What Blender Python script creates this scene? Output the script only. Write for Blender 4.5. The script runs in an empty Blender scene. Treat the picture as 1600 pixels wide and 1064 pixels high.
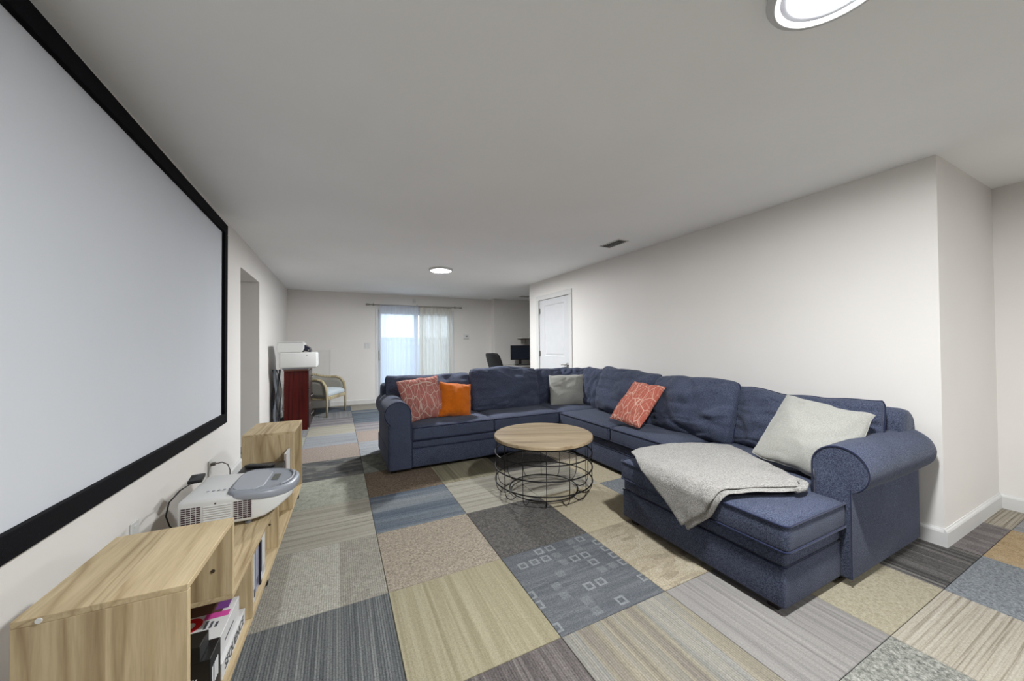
import bpy, bmesh, math, random
from mathutils import Vector, Matrix, noise
random.seed(7)
PI = math.pi
scene = bpy.context.scene
C = scene.collection

# ------------------------------------------------------------------ camera
CAMH = 1.222
yaw, pitch, roll = math.radians(26.19), math.radians(0.669), math.radians(-0.52)
fw = Vector((math.sin(yaw) * math.cos(pitch), math.cos(yaw) * math.cos(pitch), math.sin(pitch)))
r0 = Vector((math.cos(yaw), -math.sin(yaw), 0))
u0 = r0.cross(fw)
rv = r0 * math.cos(roll) + u0 * math.sin(roll)
uv = -r0 * math.sin(roll) + u0 * math.cos(roll)
cam_d = bpy.data.cameras.new('camera')
cam = bpy.data.objects.new('camera', cam_d)
C.objects.link(cam)
cam_d.sensor_width = 36.0
cam_d.lens = 36.0 * 552.5 / 1600.0
cam_d.clip_start = 0.02
M = Matrix((rv, uv, -fw)).transposed().to_4x4()
M.translation = Vector((0, 0, CAMH))
cam.matrix_world = M
scene.camera = cam

# ------------------------------------------------------------------ world, exposure
world = bpy.data.worlds.new('world')
scene.world = world
world.use_nodes = True
bg = world.node_tree.nodes['Background']
bg.inputs['Color'].default_value = (0.74, 0.87, 1.0, 1)
bg.inputs['Strength'].default_value = 1.5
vs = scene.view_settings
vs.view_transform = 'Standard'
vs.look = 'None'
vs.exposure = 1.27
vs.gamma = 1.0
vs.use_curve_mapping = False
LAMP = 400.0          # emission strength of the ceiling lamp discs

# ------------------------------------------------------------------ helpers
def lin(c):
    out = []
    for v in c[:3]:
        v = v / 255.0
        out.append(v / 12.92 if v <= 0.04045 else ((v + 0.055) / 1.055) ** 2.4)
    return (out[0], out[1], out[2], 1.0)

def new_obj(name, me, mat=None, parent=None, smooth=False):
    o = bpy.data.objects.new(name, me)
    C.objects.link(o)
    if mat is not None and len(me.materials) == 0:
        me.materials.append(mat)
    if parent is not None:
        o.parent = parent
    if smooth:
        for p in me.polygons:
            p.use_smooth = True
    return o

class MB:
    """collects geometry for ONE mesh"""
    def __init__(self):
        self.v = []; self.f = []
    def add(self, v, f):
        n = len(self.v)
        self.v += [tuple(p) for p in v]
        self.f += [tuple(i + n for i in q) for q in f]
        return self
    def box(self, x0, x1, y0, y1, z0, z1):
        v = [(x0,y0,z0),(x1,y0,z0),(x1,y1,z0),(x0,y1,z0),(x0,y0,z1),(x1,y0,z1),(x1,y1,z1),(x0,y1,z1)]
        f = [(3,2,1,0),(4,5,6,7),(0,1,5,4),(1,2,6,5),(2,3,7,6),(3,0,4,7)]
        return self.add(v, f)
    def rbox(self, x0, x1, y0, y1, z0, z1, r=0.005, seg=2):
        bm = bmesh.new()
        bmesh.ops.create_cube(bm, size=1.0)
        for q in bm.verts:
            q.co = Vector(((x0 + x1) / 2 + q.co.x * (x1 - x0), (y0 + y1) / 2 + q.co.y * (y1 - y0), (z0 + z1) / 2 + q.co.z * (z1 - z0)))
        r = min(r, 0.49 * min(abs(x1 - x0), abs(y1 - y0), abs(z1 - z0)))
        bmesh.ops.bevel(bm, geom=list(bm.edges), offset=r, segments=seg, profile=0.5, affect='EDGES')
        bm.verts.index_update()
        self.add([q.co[:] for q in bm.verts], [[q.index for q in f.verts] for f in bm.faces])
        bm.free()
        return self
    def tube(self, pts, r, closed=False, n=6, sx=1.0, caps=True):
        pts = [Vector(p) for p in pts]
        m = len(pts)
        rs = r if isinstance(r, (list, tuple)) else [r] * m
        T = []
        for i in range(m):
            a = pts[(i - 1) % m] if (closed or i > 0) else pts[i]
            b = pts[(i + 1) % m] if (closed or i < m - 1) else pts[i]
            t = (b - a)
            T.append(t.normalized() if t.length > 1e-9 else Vector((0, 0, 1)))
        ref = Vector((0, 0, 1)) if abs(T[0].z) < 0.9 else Vector((1, 0, 0))
        N = (ref - T[0] * ref.dot(T[0])).normalized()
        v = []; f = []
        for i in range(m):
            N = (N - T[i] * N.dot(T[i]))
            N = N.normalized() if N.length > 1e-6 else T[i].orthogonal().normalized()
            B = T[i].cross(N)
            for k in range(n):
                a = 2 * PI * k / n
                v.append(pts[i] + (N * math.cos(a) * sx + B * math.sin(a)) * rs[i])
        for i in range(m if closed else m - 1):
            j = (i + 1) % m
            for k in range(n):
                k2 = (k + 1) % n
                f.append((i * n + k, i * n + k2, j * n + k2, j * n + k))
        if not closed and caps:
            f.append(tuple(range(n - 1, -1, -1)))
            f.append(tuple((m - 1) * n + k for k in range(n)))
        return self.add(v, f)
    def lathe(self, prof, cx=0, cy=0, n=40, cap0=True, cap1=True):
        v = []; f = []
        for (r, z) in prof:
            for k in range(n):
                a = 2 * PI * k / n
                v.append((cx + r * math.cos(a), cy + r * math.sin(a), z))
        for i in range(len(prof) - 1):
            for k in range(n):
                k2 = (k + 1) % n
                f.append((i * n + k, i * n + k2, (i + 1) * n + k2, (i + 1) * n + k))
        if cap0: f.append(tuple(range(n - 1, -1, -1)))
        if cap1: f.append(tuple((len(prof) - 1) * n + k for k in range(n)))
        return self.add(v, f)
    def loft(self, rings, cap=True):
        n = len(rings[0]); v = []; f = []
        for r in rings: v += list(r)
        for i in range(len(rings) - 1):
            for k in range(n):
                k2 = (k + 1) % n
                f.append((i * n + k, i * n + k2, (i + 1) * n + k2, (i + 1) * n + k))
        if cap:
            f.append(tuple(range(n - 1, -1, -1)))
            f.append(tuple((len(rings) - 1) * n + k for k in range(n)))
        return self.add(v, f)
    def xf(self, mat):
        self.v = [tuple(mat @ Vector(p)) for p in self.v]
        return self
    def mesh(self, name):
        me = bpy.data.meshes.new(name)
        me.from_pydata(self.v, [], self.f)
        bm = bmesh.new(); bm.from_mesh(me)
        bmesh.ops.recalc_face_normals(bm, faces=bm.faces)
        bm.to_mesh(me); bm.free()
        return me
    def build(self, name, mat, parent=None, smooth=False, world=False, bevel=0, subsurf=0, solid=0, auto=None):
        if world and parent is not None:
            root = parent
            while root.parent is not None: root = root.parent
            L = root.location
            self.v = [(p[0] - L.x, p[1] - L.y, p[2] - L.z) for p in self.v]
        o = new_obj(name, self.mesh(name), mat, parent, smooth)
        if solid:
            m = o.modifiers.new('solid', 'SOLIDIFY'); m.thickness = solid; m.offset = 0
        if bevel:
            m = o.modifiers.new('bevel', 'BEVEL'); m.width = bevel; m.segments = 3; m.limit_method = 'ANGLE'; m.angle_limit = math.radians(40)
        if subsurf:
            m = o.modifiers.new('sub', 'SUBSURF'); m.levels = subsurf; m.render_levels = subsurf
        if auto:
            for p in o.data.polygons: p.use_smooth = True
            o.data.set_sharp_from_angle(angle=math.radians(auto))
        return o

def tag(o, label=None, cat=None, group=None, kind=None):
    if label: o['label'] = label
    if cat: o['category'] = cat
    if group: o['group'] = group
    if kind: o['kind'] = kind
    return o

def thing(name, label, cat, loc=(0, 0, 0), rotz=0.0, group=None):
    o = bpy.data.objects.new(name, None)
    o.empty_display_size = 0.1
    C.objects.link(o)
    o.location = loc
    o.rotation_euler = (0, 0, rotz)
    return tag(o, label, cat, group)

def struct(o): 
    o['kind'] = 'structure'
    return o

# ------------------------------------------------------------------ materials
class NT:
    def __init__(self, name, rough=0.8, spec=0.3):
        self.m = bpy.data.materials.new(name)
        self.m.use_nodes = True
        self.t = self.m.node_tree
        self.b = self.t.nodes['Principled BSDF']
        self.b.inputs['Roughness'].default_value = rough
        self.b.inputs['Specular IOR Level'].default_value = spec
        self._c = {}
    def node(self, ty, **kw):
        n = self.t.nodes.new(ty)
        for k, v in kw.items():
            setattr(n, k, v)
        return n
    def link(self, a, b): self.t.links.new(a, b)
    def coord(self, kind='Object', scale=(1, 1, 1), rot=(0, 0, 0), loc=(0, 0, 0)):
        if 'tc' not in self._c: self._c['tc'] = self.node('ShaderNodeTexCoord')
        mp = self.node('ShaderNodeMapping')
        mp.inputs['Scale'].default_value = scale
        mp.inputs['Rotation'].default_value = rot
        mp.inputs['Location'].default_value = loc
        self.link(self._c['tc'].outputs[kind], mp.inputs['Vector'])
        return mp.outputs['Vector']
    def noise(self, vec, scale=5, detail=3, rough=0.55, dist=0.0):
        n = self.node('ShaderNodeTexNoise')
        n.inputs['Scale'].default_value = scale
        n.inputs['Detail'].default_value = detail
        n.inputs['Roughness'].default_value = rough
        n.inputs['Distortion'].default_value = dist
        self.link(vec, n.inputs['Vector'])
        return n.outputs['Fac']
    def ramp(self, fac, stops, interp='LINEAR'):
        r = self.node('ShaderNodeValToRGB')
        r.color_ramp.interpolation = interp
        e = r.color_ramp.elements
        while len(e) < len(stops): e.new(0.5)
        for i, (p, c) in enumerate(stops):
            e[i].position = p
            e[i].color = c if len(c) == 4 else (c[0], c[1], c[2], 1)
        self.link(fac, r.inputs['Fac'])
        return r.outputs['Color']
    def mix(self, a, b, fac=0.5, mode='MIX'):
        n = self.node('ShaderNodeMix')
        n.data_type = 'RGBA'; n.blend_type = mode; n.clamp_factor = True
        if hasattr(fac, 'is_output'): self.link(fac, n.inputs['Factor'])
        else: n.inputs['Factor'].default_value = fac
        for s, i in ((a, 'A'), (b, 'B')):
            sock = [q for q in n.inputs if q.name == i and q.type == 'RGBA'][0]
            if hasattr(s, 'is_output'): self.link(s, sock)
            else: sock.default_value = s
        return [q for q in n.outputs if q.type == 'RGBA'][0]
    def math(self, op, a, b=0.0, c=None):
        n = self.node('ShaderNodeMath', operation=op)
        for i, s in enumerate((a, b, c)):
            if s is None: continue
            if hasattr(s, 'is_output'): self.link(s, n.inputs[i])
            else: n.inputs[i].default_value = s
        return n.outputs[0]
    def bump(self, h, strength=0.3, dist=0.01):
        n = self.node('ShaderNodeBump')
        n.inputs['Strength'].default_value = strength
        n.inputs['Distance'].default_value = dist
        self.link(h, n.inputs['Height'])
        self.link(n.outputs['Normal'], self.b.inputs['Normal'])
    def color(self, c):
        if hasattr(c, 'is_output'): self.link(c, self.b.inputs['Base Color'])
        else: self.b.inputs['Base Color'].default_value = c
        return self

def plain(name, rgb, rough=0.6, metal=0.0, spec=0.4, var=0.06, vscale=8.0, bump=0.0, bscale=120):
    t = NT(name, rough, spec)
    t.b.inputs['Metallic'].default_value = metal
    c = lin(rgb)
    v = t.coord()
    f = t.noise(v, vscale, 3)
    lo = tuple(x * (1 - var) for x in c[:3]); hi = tuple(min(1, x * (1 + var)) for x in c[:3])
    t.color(t.ramp(f, [(0.3, lo), (0.7, hi)]))
    if bump:
        t.bump(t.noise(v, bscale, 2), bump, 0.004)
    return t.m

def wood(name, axis='y', light=(206, 188, 154), mid=(184, 164, 128), dark=(146, 124, 92), rough=0.55, wscale=1.0, streak=1.0, boards=0.0, rnd=False):
    t = NT(name, rough, 0.3)
    lo, hi = 1.5 * wscale, 24.0 * wscale
    sc = {'x': (lo, hi, hi), 'y': (hi, lo, hi), 'z': (hi, hi, lo)}[axis]
    src = t.coord()
    if boards or rnd:
        # each printed board gets its own piece of grain
        add = t.node('ShaderNodeVectorMath', operation='ADD')
        t.link(src, add.inputs[0])
        cmb = t.node('ShaderNodeCombineXYZ')
        if rnd:
            oi = t.node('ShaderNodeObjectInfo')
            k = t.math('MULTIPLY', oi.outputs['Random'], 9.0)
        else:
            sep = t.node('ShaderNodeSeparateXYZ'); t.link(src, sep.inputs[0])
            k = t.math('MULTIPLY', t.math('FLOOR', t.math('DIVIDE', sep.outputs[0], boards)), 3.37)
        for q in cmb.inputs: t.link(k, q)
        t.link(cmb.outputs[0], add.inputs[1])
        src = add.outputs[0]
    def mapped(f):
        m = t.node('ShaderNodeMapping'); m.inputs['Scale'].default_value = tuple(q * f for q in sc)
        t.link(src, m.inputs['Vector']); return m.outputs[0]
    big = t.noise(mapped(0.17), 1.0, 2, 0.45, 0.8)
    rings = t.math('PINGPONG', t.math('FRACT', t.math('MULTIPLY', big, 11.0)), 0.5)
    c1 = t.ramp(rings, [(0.0, lin(dark)), (0.10, lin(mid)), (0.24, lin(light)), (0.5, lin(light))])
    fine = t.noise(mapped(1.0), 1.0, 5, 0.65, 0.25)
    c2 = t.ramp(fine, [(0.30, lin(dark)), (0.5, lin(mid)), (0.72, lin(light))])
    c = t.mix(c1, c2, 0.5 * streak)
    if boards or rnd:
        tone = t.math('FRACT', t.math('MULTIPLY', k, 0.731))
        c = t.mix(c, t.ramp(tone, [(0.0, (0.86, 0.85, 0.84)), (1.0, (1.08, 1.07, 1.06))]), 0.9, 'MULTIPLY')
    fine2 = t.noise(mapped(5.0), 1.0, 3, 0.6)
    c = t.mix(c, t.ramp(fine2, [(0.35, (0.74, 0.71, 0.66)), (0.6, (1.05, 1.04, 1.02))]), 0.5, 'MULTIPLY')
    t.color(c)
    t.bump(fine2, 0.08, 0.002)
    return t.m

def paint(name, rgb, bscale=140, bstr=0.05, rough=0.9):
    t = NT(name, rough, 0.2)
    v = t.coord()
    c = lin(rgb)
    f = t.noise(v, 0.9, 3)
    t.color(t.ramp(f, [(0.3, tuple(x * 0.97 for x in c[:3])), (0.7, tuple(min(1, x * 1.02) for x in c[:3]))]))
    t.bump(t.noise(v, bscale, 4), bstr, 0.004)
    return t.m

def fabric(name, dark, light, fleck=None, scale=420, bstr=0.35, big=0.25, rough=0.95):
    t = NT(name, rough, 0.15)
    v = t.coord()
    f = t.noise(v, scale, 2, 0.6)
    c = t.ramp(f, [(0.33, lin(dark)), (0.68, lin(light))])
    b = t.noise(v, 5.0, 3)
    c = t.mix(c, t.ramp(b, [(0.3, (1 - big, 1 - big, 1 - big)), (0.7, (1 + big * .3,) * 3)]), 0.8, 'MULTIPLY')
    if fleck:
        g = t.noise(t.coord(scale=(1, 1, 1), rot=(0.4, 0.7, 0.2)), 190, 2, 0.6)
        m = t.math('GREATER_THAN', g, 0.70)
        c = t.mix(c, lin(fleck), t.math('MULTIPLY', m, 0.5))
    t.color(c)
    t.b.inputs['Sheen Weight'].default_value = 0.25
    t.b.inputs['Sheen Roughness'].default_value = 0.5
    t.bump(f, bstr, 0.002)
    return t.m

def emission(name, rgb, strength):
    m = bpy.data.materials.new(name); m.use_nodes = True
    nt = m.node_tree
    nt.nodes.remove(nt.nodes['Principled BSDF'])
    e = nt.nodes.new('ShaderNodeEmission')
    e.inputs['Color'].default_value = (rgb[0], rgb[1], rgb[2], 1)
    e.inputs['Strength'].default_value = strength
    nt.links.new(e.outputs[0], nt.nodes['Material Output'].inputs['Surface'])
    return m

MAT = {}
MAT['wall'] = paint('wall_paint', (226, 222, 218))
MAT['ceiling'] = paint('ceiling_paint', (246, 246, 246), 38, 0.10)
MAT['trim'] = plain('trim_white', (208, 207, 205), 0.45, var=0.02)
MAT['door'] = plain('door_white', (200, 200, 202), 0.45, var=0.02)
MAT['vent'] = plain('vent_paint', (205, 203, 200), 0.5, var=0.03)
MAT['dark'] = plain('dark_void', (22, 21, 21), 0.9)
MAT['velvet'] = fabric('black_velvet', (4, 4, 7), (13, 13, 20), None, 300, 0.3, 0.3)
MAT['velvet'].node_tree.nodes['Principled BSDF'].inputs['Sheen Weight'].default_value = 0.0
MAT['velvet_dusty'] = fabric('black_velvet_dusty', (3, 3, 6), (10, 10, 17), (46, 48, 66), 300, 0.3, 0.3)
MAT['velvet_dusty'].node_tree.nodes['Principled BSDF'].inputs['Sheen Weight'].default_value = 0.02
MAT['screen'] = plain('screen_fabric', (204, 207, 213), 0.85, var=0.012, vscale=2)
MAT['navy'] = fabric('navy_denim', (36, 42, 60), (84, 90, 110), (122, 127, 144), 210, 0.5, 0.20)
MAT['navy'].node_tree.nodes['Principled BSDF'].inputs['Sheen Weight'].default_value = 0.08
MAT['navy_pipe'] = fabric('navy_piping', (16, 22, 44), (34, 42, 72), None, 300, 0.3, 0.1)
MAT['oak_y'] = wood('sonoma_oak_lengthwise', 'y', boards=0.152)
MAT['oak_z'] = wood('sonoma_oak_upright', 'z', boards=0.152)
MAT['oak_edge'] = plain('oak_edge_band', (198, 168, 116), 0.55, var=0.06, vscale=25)
MAT['mango'] = wood('table_wood', 'x', (170, 154, 129), (146, 128, 101), (110, 92, 71), 0.5, 0.8, rnd=True)
MAT['iron'] = plain('black_iron', (20, 18, 18), 0.5, 0.3)
MAT['chrome'] = plain('brushed_metal', (190, 188, 184), 0.25, 1.0, var=0.03)
MAT['nickel'] = plain('satin_nickel', (150, 146, 140), 0.3, 1.0, var=0.03)
MAT['white_plastic'] = plain('white_plastic', (208, 208, 206), 0.4, var=0.015)
MAT['grey_plastic'] = plain('grey_plastic', (140, 144, 152), 0.35, var=0.02)
MAT['grey_light'] = plain('pale_grey_plastic', (156, 159, 166), 0.35, var=0.02)
MAT['black_plastic'] = plain('black_plastic', (22, 22, 24), 0.4, var=0.1)
MAT['lens'] = plain('lens_glass', (92, 94, 88), 0.12, var=0.05, spec=0.8)
MAT['slot'] = plain('vent_slot', (70, 52, 58), 0.7)
MAT['foot'] = plain('dark_foot', (28, 22, 20), 0.6)
MAT['brass'] = plain('cam_screw', (92, 80, 66), 0.4, 0.6)

# ------------------------------------------------------------------ room dimensions
XL, XR = -0.886, 3.23
YB = 8.10
ZC = 2.343
YA = 0.767          # near face of the boxed-out right wall
XA = 4.35           # alcove wall
YR = -4.2           # wall behind the camera
YH = 5.80           # end of the right wall, office beyond
OP0, OP1, OPZ = 4.42, 5.38, 2.035   # opening in the left wall

# ------------------------------------------------------------------ floor and carpet tiles
def carpet(name, cols, kind='speckle', axis='x', sp=0.5, fine=165, freq=1.0, rib=0.0, seed=0.0, extra=None):
    """cols: list of sRGB; kind: streak / speckle / mottle / squares / brick / lace"""
    t = NT(name, 1.0, 0.05)
    off = (seed * 3.17, seed * 1.73, seed * 0.91)
    v = t.coord(loc=off)
    mu = [sum(c[k] for c in cols) / len(cols) for k in range(3)]
    cols = [tuple(mu[k] + (c[k] - mu[k]) * (0.85 if kind in ('streak', 'speckle') else 0.7) for k in range(3)) for c in cols]
    cols = [tuple((sum(c) / 3 + (c[k] - sum(c) / 3) * 0.85) * 0.74 + 20 for k in range(3)) for c in cols]
    L = [lin(c) for c in cols]
    st = lambda a, b: [(a + (b - a) * i / max(1, len(L) - 1), L[i]) for i in range(len(L))]
    if kind == 'streak':
        sc = (0.8, 62 * freq, 1) if axis == 'x' else (62 * freq, 0.8, 1)
        f = t.noise(t.coord(scale=sc, loc=off), 1.0, 4, 0.6, 0.1)
        c = t.ramp(f, st(0.32, 0.68))
    elif kind == 'band':
        sc = (0.4, 9 * freq, 1) if axis == 'x' else (9 * freq, 0.4, 1)
        f = t.noise(t.coord(scale=sc, loc=off), 1.0, 2, 0.5, 0.05)
        c = t.ramp(f, st(0.33, 0.66), 'LINEAR')
        sc2 = (1.0, 70, 1) if axis == 'x' else (70, 1.0, 1)
        g = t.noise(t.coord(scale=sc2, loc=off), 1.0, 3, 0.6)
        c = t.mix(c, t.ramp(g, [(0.3, (0.72,) * 3), (0.7, (1.15,) * 3)]), 0.8, 'MULTIPLY')
    elif kind == 'speckle':
        f = t.noise(v, 75 * freq, 3, 0.75)
        c = t.ramp(f, st(0.34, 0.66))
    elif kind == 'mottle':
        f = t.noise(v, 16 * freq, 4, 0.7, 0.6)
        c = t.ramp(f, st(0.34, 0.66))
    elif kind == 'brick':
        sc = (9, 30, 1) if axis == 'x' else (30, 9, 1)
        n = t.node('ShaderNodeTexVoronoi'); n.feature = 'F1'; n.distance = 'CHEBYCHEV'
        n.inputs['Scale'].default_value = freq
        t.link(t.coord(scale=sc, loc=off), n.inputs['Vector'])
        f = t.math('ADD', t.math('MULTIPLY', n.outputs['Color'], 0.6), t.math('MULTIPLY', t.noise(v, 7, 2), 0.45))
        c = t.ramp(f, st(0.2, 0.8))
    elif kind == 'squares':
        f = t.noise(t.coord(scale=(3, 40, 1), loc=off), 1.0, 3)
        c = t.ramp(f, st(0.3, 0.7))
        sep = t.node('ShaderNodeSeparateXYZ')
        t.link(t.coord(scale=(13.5, 13.5, 1), loc=off), sep.inputs[0])
        fx = t.math('ABSOLUTE', t.math('SUBTRACT', t.math('FRACT', sep.outputs[0]), 0.5))
        fy = t.math('ABSOLUTE', t.math('SUBTRACT', t.math('FRACT', sep.outputs[1]), 0.5))
        mx = t.math('MAXIMUM', fx, fy)
        fl = t.node('ShaderNodeVectorMath', operation='FLOOR')
        t.link(t.coord(scale=(13.5, 13.5, 1), loc=off), fl.inputs[0])
        wn = t.node('ShaderNodeTexWhiteNoise'); wn.noise_dimensions = '2D'
        t.link(fl.outputs[0], wn.inputs['Vector'])
        ring = t.math('MULTIPLY', t.math('LESS_THAN', mx, 0.36), t.math('GREATER_THAN', mx, 0.20))
        a = t.math('MULTIPLY', ring, t.math('GREATER_THAN', wn.outputs['Value'], 0.80))
        b = t.math('MULTIPLY', t.math('LESS_THAN', mx, 0.33), t.math('MULTIPLY', t.math('GREATER_THAN', wn.outputs['Value'], 0.5), t.math('LESS_THAN', wn.outputs['Value'], 0.68)))
        c = t.mix(c, lin(extra), t.math('MULTIPLY', a, 0.48))
        c = t.mix(c, lin(extra), t.math('MULTIPLY', b, 0.20))
    elif kind == 'lace':
        # ribbed tile with a broad paler lace band
        f = t.noise(v, 30, 4, 0.7, 0.8)
        c = t.ramp(f, [(0.42, L[0]), (0.58, L[1])])
        sep = t.node('ShaderNodeSeparateXYZ'); t.link(t.coord(), sep.inputs[0])
        s = sep.outputs[0]
        band = t.math('MULTIPLY', t.math('GREATER_THAN', s, -0.16), t.math('LESS_THAN', s, 0.09))
        c2 = t.ramp(f, [(0.3, L[1]), (0.6, L[2])])
        c = t.mix(c, c2, band)
    if rib:
        sep = t.node('ShaderNodeSeparateXYZ'); t.link(t.coord(), sep.inputs[0])
        s = sep.outputs[1] if axis == 'x' else sep.outputs[0]
        w = t.math('PINGPONG', t.math('MULTIPLY', s, 95.0), 0.5)
        c = t.mix(c, t.ramp(w, [(0.05, (1 - rib,) * 3), (0.3, (1.0 + 0.15 * rib,) * 3)]), 1.0, 'MULTIPLY')
    g = t.noise(v, fine, 2, 0.7)
    c = t.mix(c, t.ramp(g, [(0.3, (1 - sp,) * 3), (0.7, (1 + sp * 0.45,) * 3)]), 0.8, 'MULTIPLY')
    t.color(c)
    t.bump(g, 0.5, 0.003)
    return t.m

CP = {}
def cp(k, *a, **kw): CP[k] = carpet('carpet_' + k, *a, **kw)
cp('slate_rib', [(78, 82, 84), (112, 115, 116), (152, 154, 152)], 'streak', 'y', rib=0.38, seed=1)
cp('yellow', [(152, 140, 104), (170, 158, 122), (188, 177, 142)], 'streak', 'y', sp=0.25, seed=2)
cp('tan_speckle', [(132, 118, 102), (178, 162, 140), (196, 180, 156)], 'speckle', seed=3)
cp('lace', [(158, 150, 136), (178, 172, 156), (214, 210, 194)], 'lace', 'y', rib=0.22, seed=4)
cp('cream_x', [(142, 135, 119), (180, 173, 155), (192, 185, 168)], 'streak', 'x', sp=0.25, freq=0.6, seed=5)
cp('sage', [(140, 142, 126), (178, 180, 162), (196, 196, 176)], 'mottle', seed=6, freq=1.6)
cp('black_brick', [(52, 54, 60), (84, 84, 84), (146, 142, 132)], 'brick', 'x', seed=7)
cp('rose_brown', [(126, 106, 96), (168, 150, 138), (186, 170, 156)], 'speckle', seed=8)
cp('blue_band', [(78, 92, 112), (112, 122, 134), (150, 156, 160)], 'band', 'x', seed=9)
cp('brown_speckle', [(84, 68, 54), (122, 102, 82), (150, 126, 100)], 'speckle', seed=10)
cp('moss', [(92, 96, 88), (128, 132, 120), (158, 158, 146)], 'mottle', seed=11)
cp('grey_blue', [(132, 138, 148), (160, 164, 170), (182, 184, 186)], 'band', 'x', seed=12)
cp('olive_stripe', [(128, 120, 90), (164, 154, 120), (180, 172, 140)], 'band', 'y', seed=13, freq=2)
cp('charcoal', [(62, 58, 58), (92, 88, 84), (122, 118, 110)], 'speckle', seed=14)
cp('blue_squares', [(78, 82, 89), (98, 102, 108), (116, 119, 123)], 'squares', seed=15, extra=(150, 152, 154))
cp('multi', [(132, 120, 108), (162, 150, 122), (146, 146, 143), (172, 166, 150)], 'band', 'y', sp=0.3, rib=0.2, seed=16)
cp('plum', [(74, 66, 66), (108, 98, 96), (140, 130, 124)], 'streak', 'y', seed=17, rib=0.2)
cp('beige_weave', [(142, 124, 98), (186, 170, 138), (200, 186, 158)], 'brick', 'x', seed=18)
cp('wheat', [(178, 160, 124), (200, 184, 148), (210, 196, 166)], 'speckle', seed=19, sp=0.25)
cp('taupe', [(122, 116, 113), (146, 140, 136), (164, 159, 152)], 'streak', 'y', seed=20, sp=0.25)
cp('olive', [(150, 138, 108), (174, 162, 132), (186, 176, 148)], 'speckle', seed=21, sp=0.25)
cp('cream_stripe', [(108, 92, 74), (184, 173, 152), (204, 195, 176)], 'streak', 'x', sp=0.3, freq=1.2, seed=22)
cp('stone_speckle', [(88, 90, 82), (148, 148, 137), (190, 188, 176)], 'speckle', freq=0.8, seed=23)
cp('dark_streak', [(44, 42, 41), (92, 88, 85), (138, 132, 126)], 'streak', 'y', freq=0.6, seed=24)
cp('blue_speckle', [(92, 98, 106), (128, 134, 140), (154, 158, 160)], 'speckle', seed=25)
cp('mulberry', [(88, 80, 80), (122, 112, 112), (148, 138, 130)], 'brick', 'y', seed=26)
cp('rust', [(150, 118, 76), (186, 154, 108), (198, 170, 128)], 'mottle', seed=27)
cp('cool_grey', [(128, 128, 132), (152, 152, 154), (172, 170, 168)], 'band', 'y', seed=28)
cp('navy_band', [(72, 86, 106), (98, 110, 124), (120, 130, 140)], 'band', 'x', seed=29)
cp('lavender', [(118, 112, 118), (148, 142, 146), (176, 170, 168)], 'band', 'x', seed=30)

floor_m = plain('subfloor', (70, 66, 62), 0.95)
mb = MB().box(-2.4, 6.3, YR - 0.2, YB + 0.3, -0.12, -0.009)
floor = struct(mb.build('floor', floor_m))

PX, PY, GX, GY = 0.612, 0.609, 0.220, 0.642
tm = MB()
hx, hy = PX / 2 - 0.0012, PY / 2 - 0.0012
tm.add([(-hx, -hy, -0.009), (hx, -hy, -0.009), (hx, hy, -0.009), (-hx, hy, -0.009),
        (-hx, -hy, -0.002), (hx, -hy, -0.002), (hx, hy, -0.002), (-hx, hy, -0.002),
        (-hx + .002, -hy + .002, 0), (hx - .002, -hy + .002, 0), (hx - .002, hy - .002, 0), (-hx + .002, hy - .002, 0)],
       [(0, 1, 5, 4), (1, 2, 6, 5), (2, 3, 7, 6), (3, 0, 4, 7), (4, 5, 9, 8), (5, 6, 10, 9), (6, 7, 11, 10), (7, 4, 8, 11), (8, 9, 10, 11)])
tile_me = tm.mesh('carpet_tile')
tile_me.materials.append(CP['taupe'])
PLAN = {(-1, 1): 'slate_rib', (-1, 2): 'lace', (-1, 3): 'cream_x', (-1, 4): 'sage', (-1, 5): 'black_brick', (-1, 6): 'rose_brown',
        (-1, 7): 'grey_blue', (-1, 8): 'cream_x', (-1, 9): 'lavender', (-1, 10): 'cool_grey', (-1, 11): 'navy_band',
        (0, 0): 'plum', (0, 1): 'yellow', (0, 2): 'tan_speckle', (0, 3): 'blue_band', (0, 4): 'brown_speckle', (0, 5): 'moss',
        (0, 6): 'grey_blue', (0, 7): 'rose_brown', (0, 8): 'lavender', (0, 9): 'navy_band', (0, 10): 'blue_band', (0, 11): 'cream_x',
        (1, 0): 'multi', (1, 1): 'blue_squares', (1, 2): 'charcoal', (1, 3): 'cream_x', (1, 4): 'olive_stripe',
        (2, -1): 'stone_speckle', (2, 0): 'taupe', (2, 1): 'beige_weave', (2, 2): 'wheat', (2, 3): 'cream_x', (2, 4): 'charcoal',
        (3, -1): 'cream_stripe', (3, 0): 'olive', (3, 1): 'brown_speckle', (3, 2): 'blue_speckle', (3, 3): 'wheat', (3, 4): 'tan_speckle',
        (4, -1): 'blue_speckle', (4, 0): 'dark_streak', (5, 0): 'mulberry', (5, -1): 'rust', (6, 0): 'cream_stripe', (6, -1): 'cool_grey',
        (-1, 0): 'charcoal', (-2, 8): 'cool_grey', (-2, 9): 'black_brick', (-2, 7): 'sage', (4, -2): 'yellow', (3, -2): 'slate_rib'}
keys = sorted(CP.keys())
for i in range(-2, 10):
    for j in range(-4, 13):
        cx = GX + PX * (i + 0.5); cy = GY + PY * (j + 0.5)
        if cx > XA + 0.25 and cy < YH: continue
        if 3.6 < cx < XA + 0.3 and YA + 0.5 < cy < YH - 0.3: continue
        o = bpy.data.objects.new('carpet_tile', tile_me)
        C.objects.link(o)
        o.parent = floor
        o.location = (cx, cy, 0)
        o.material_slots[0].link = 'OBJECT'
        k = PLAN.get((i, j)) or keys[(i * 7 + j * 11 + (i * j) % 5) % len(keys)]
        o.material_slots[0].material = CP[k]
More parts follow.
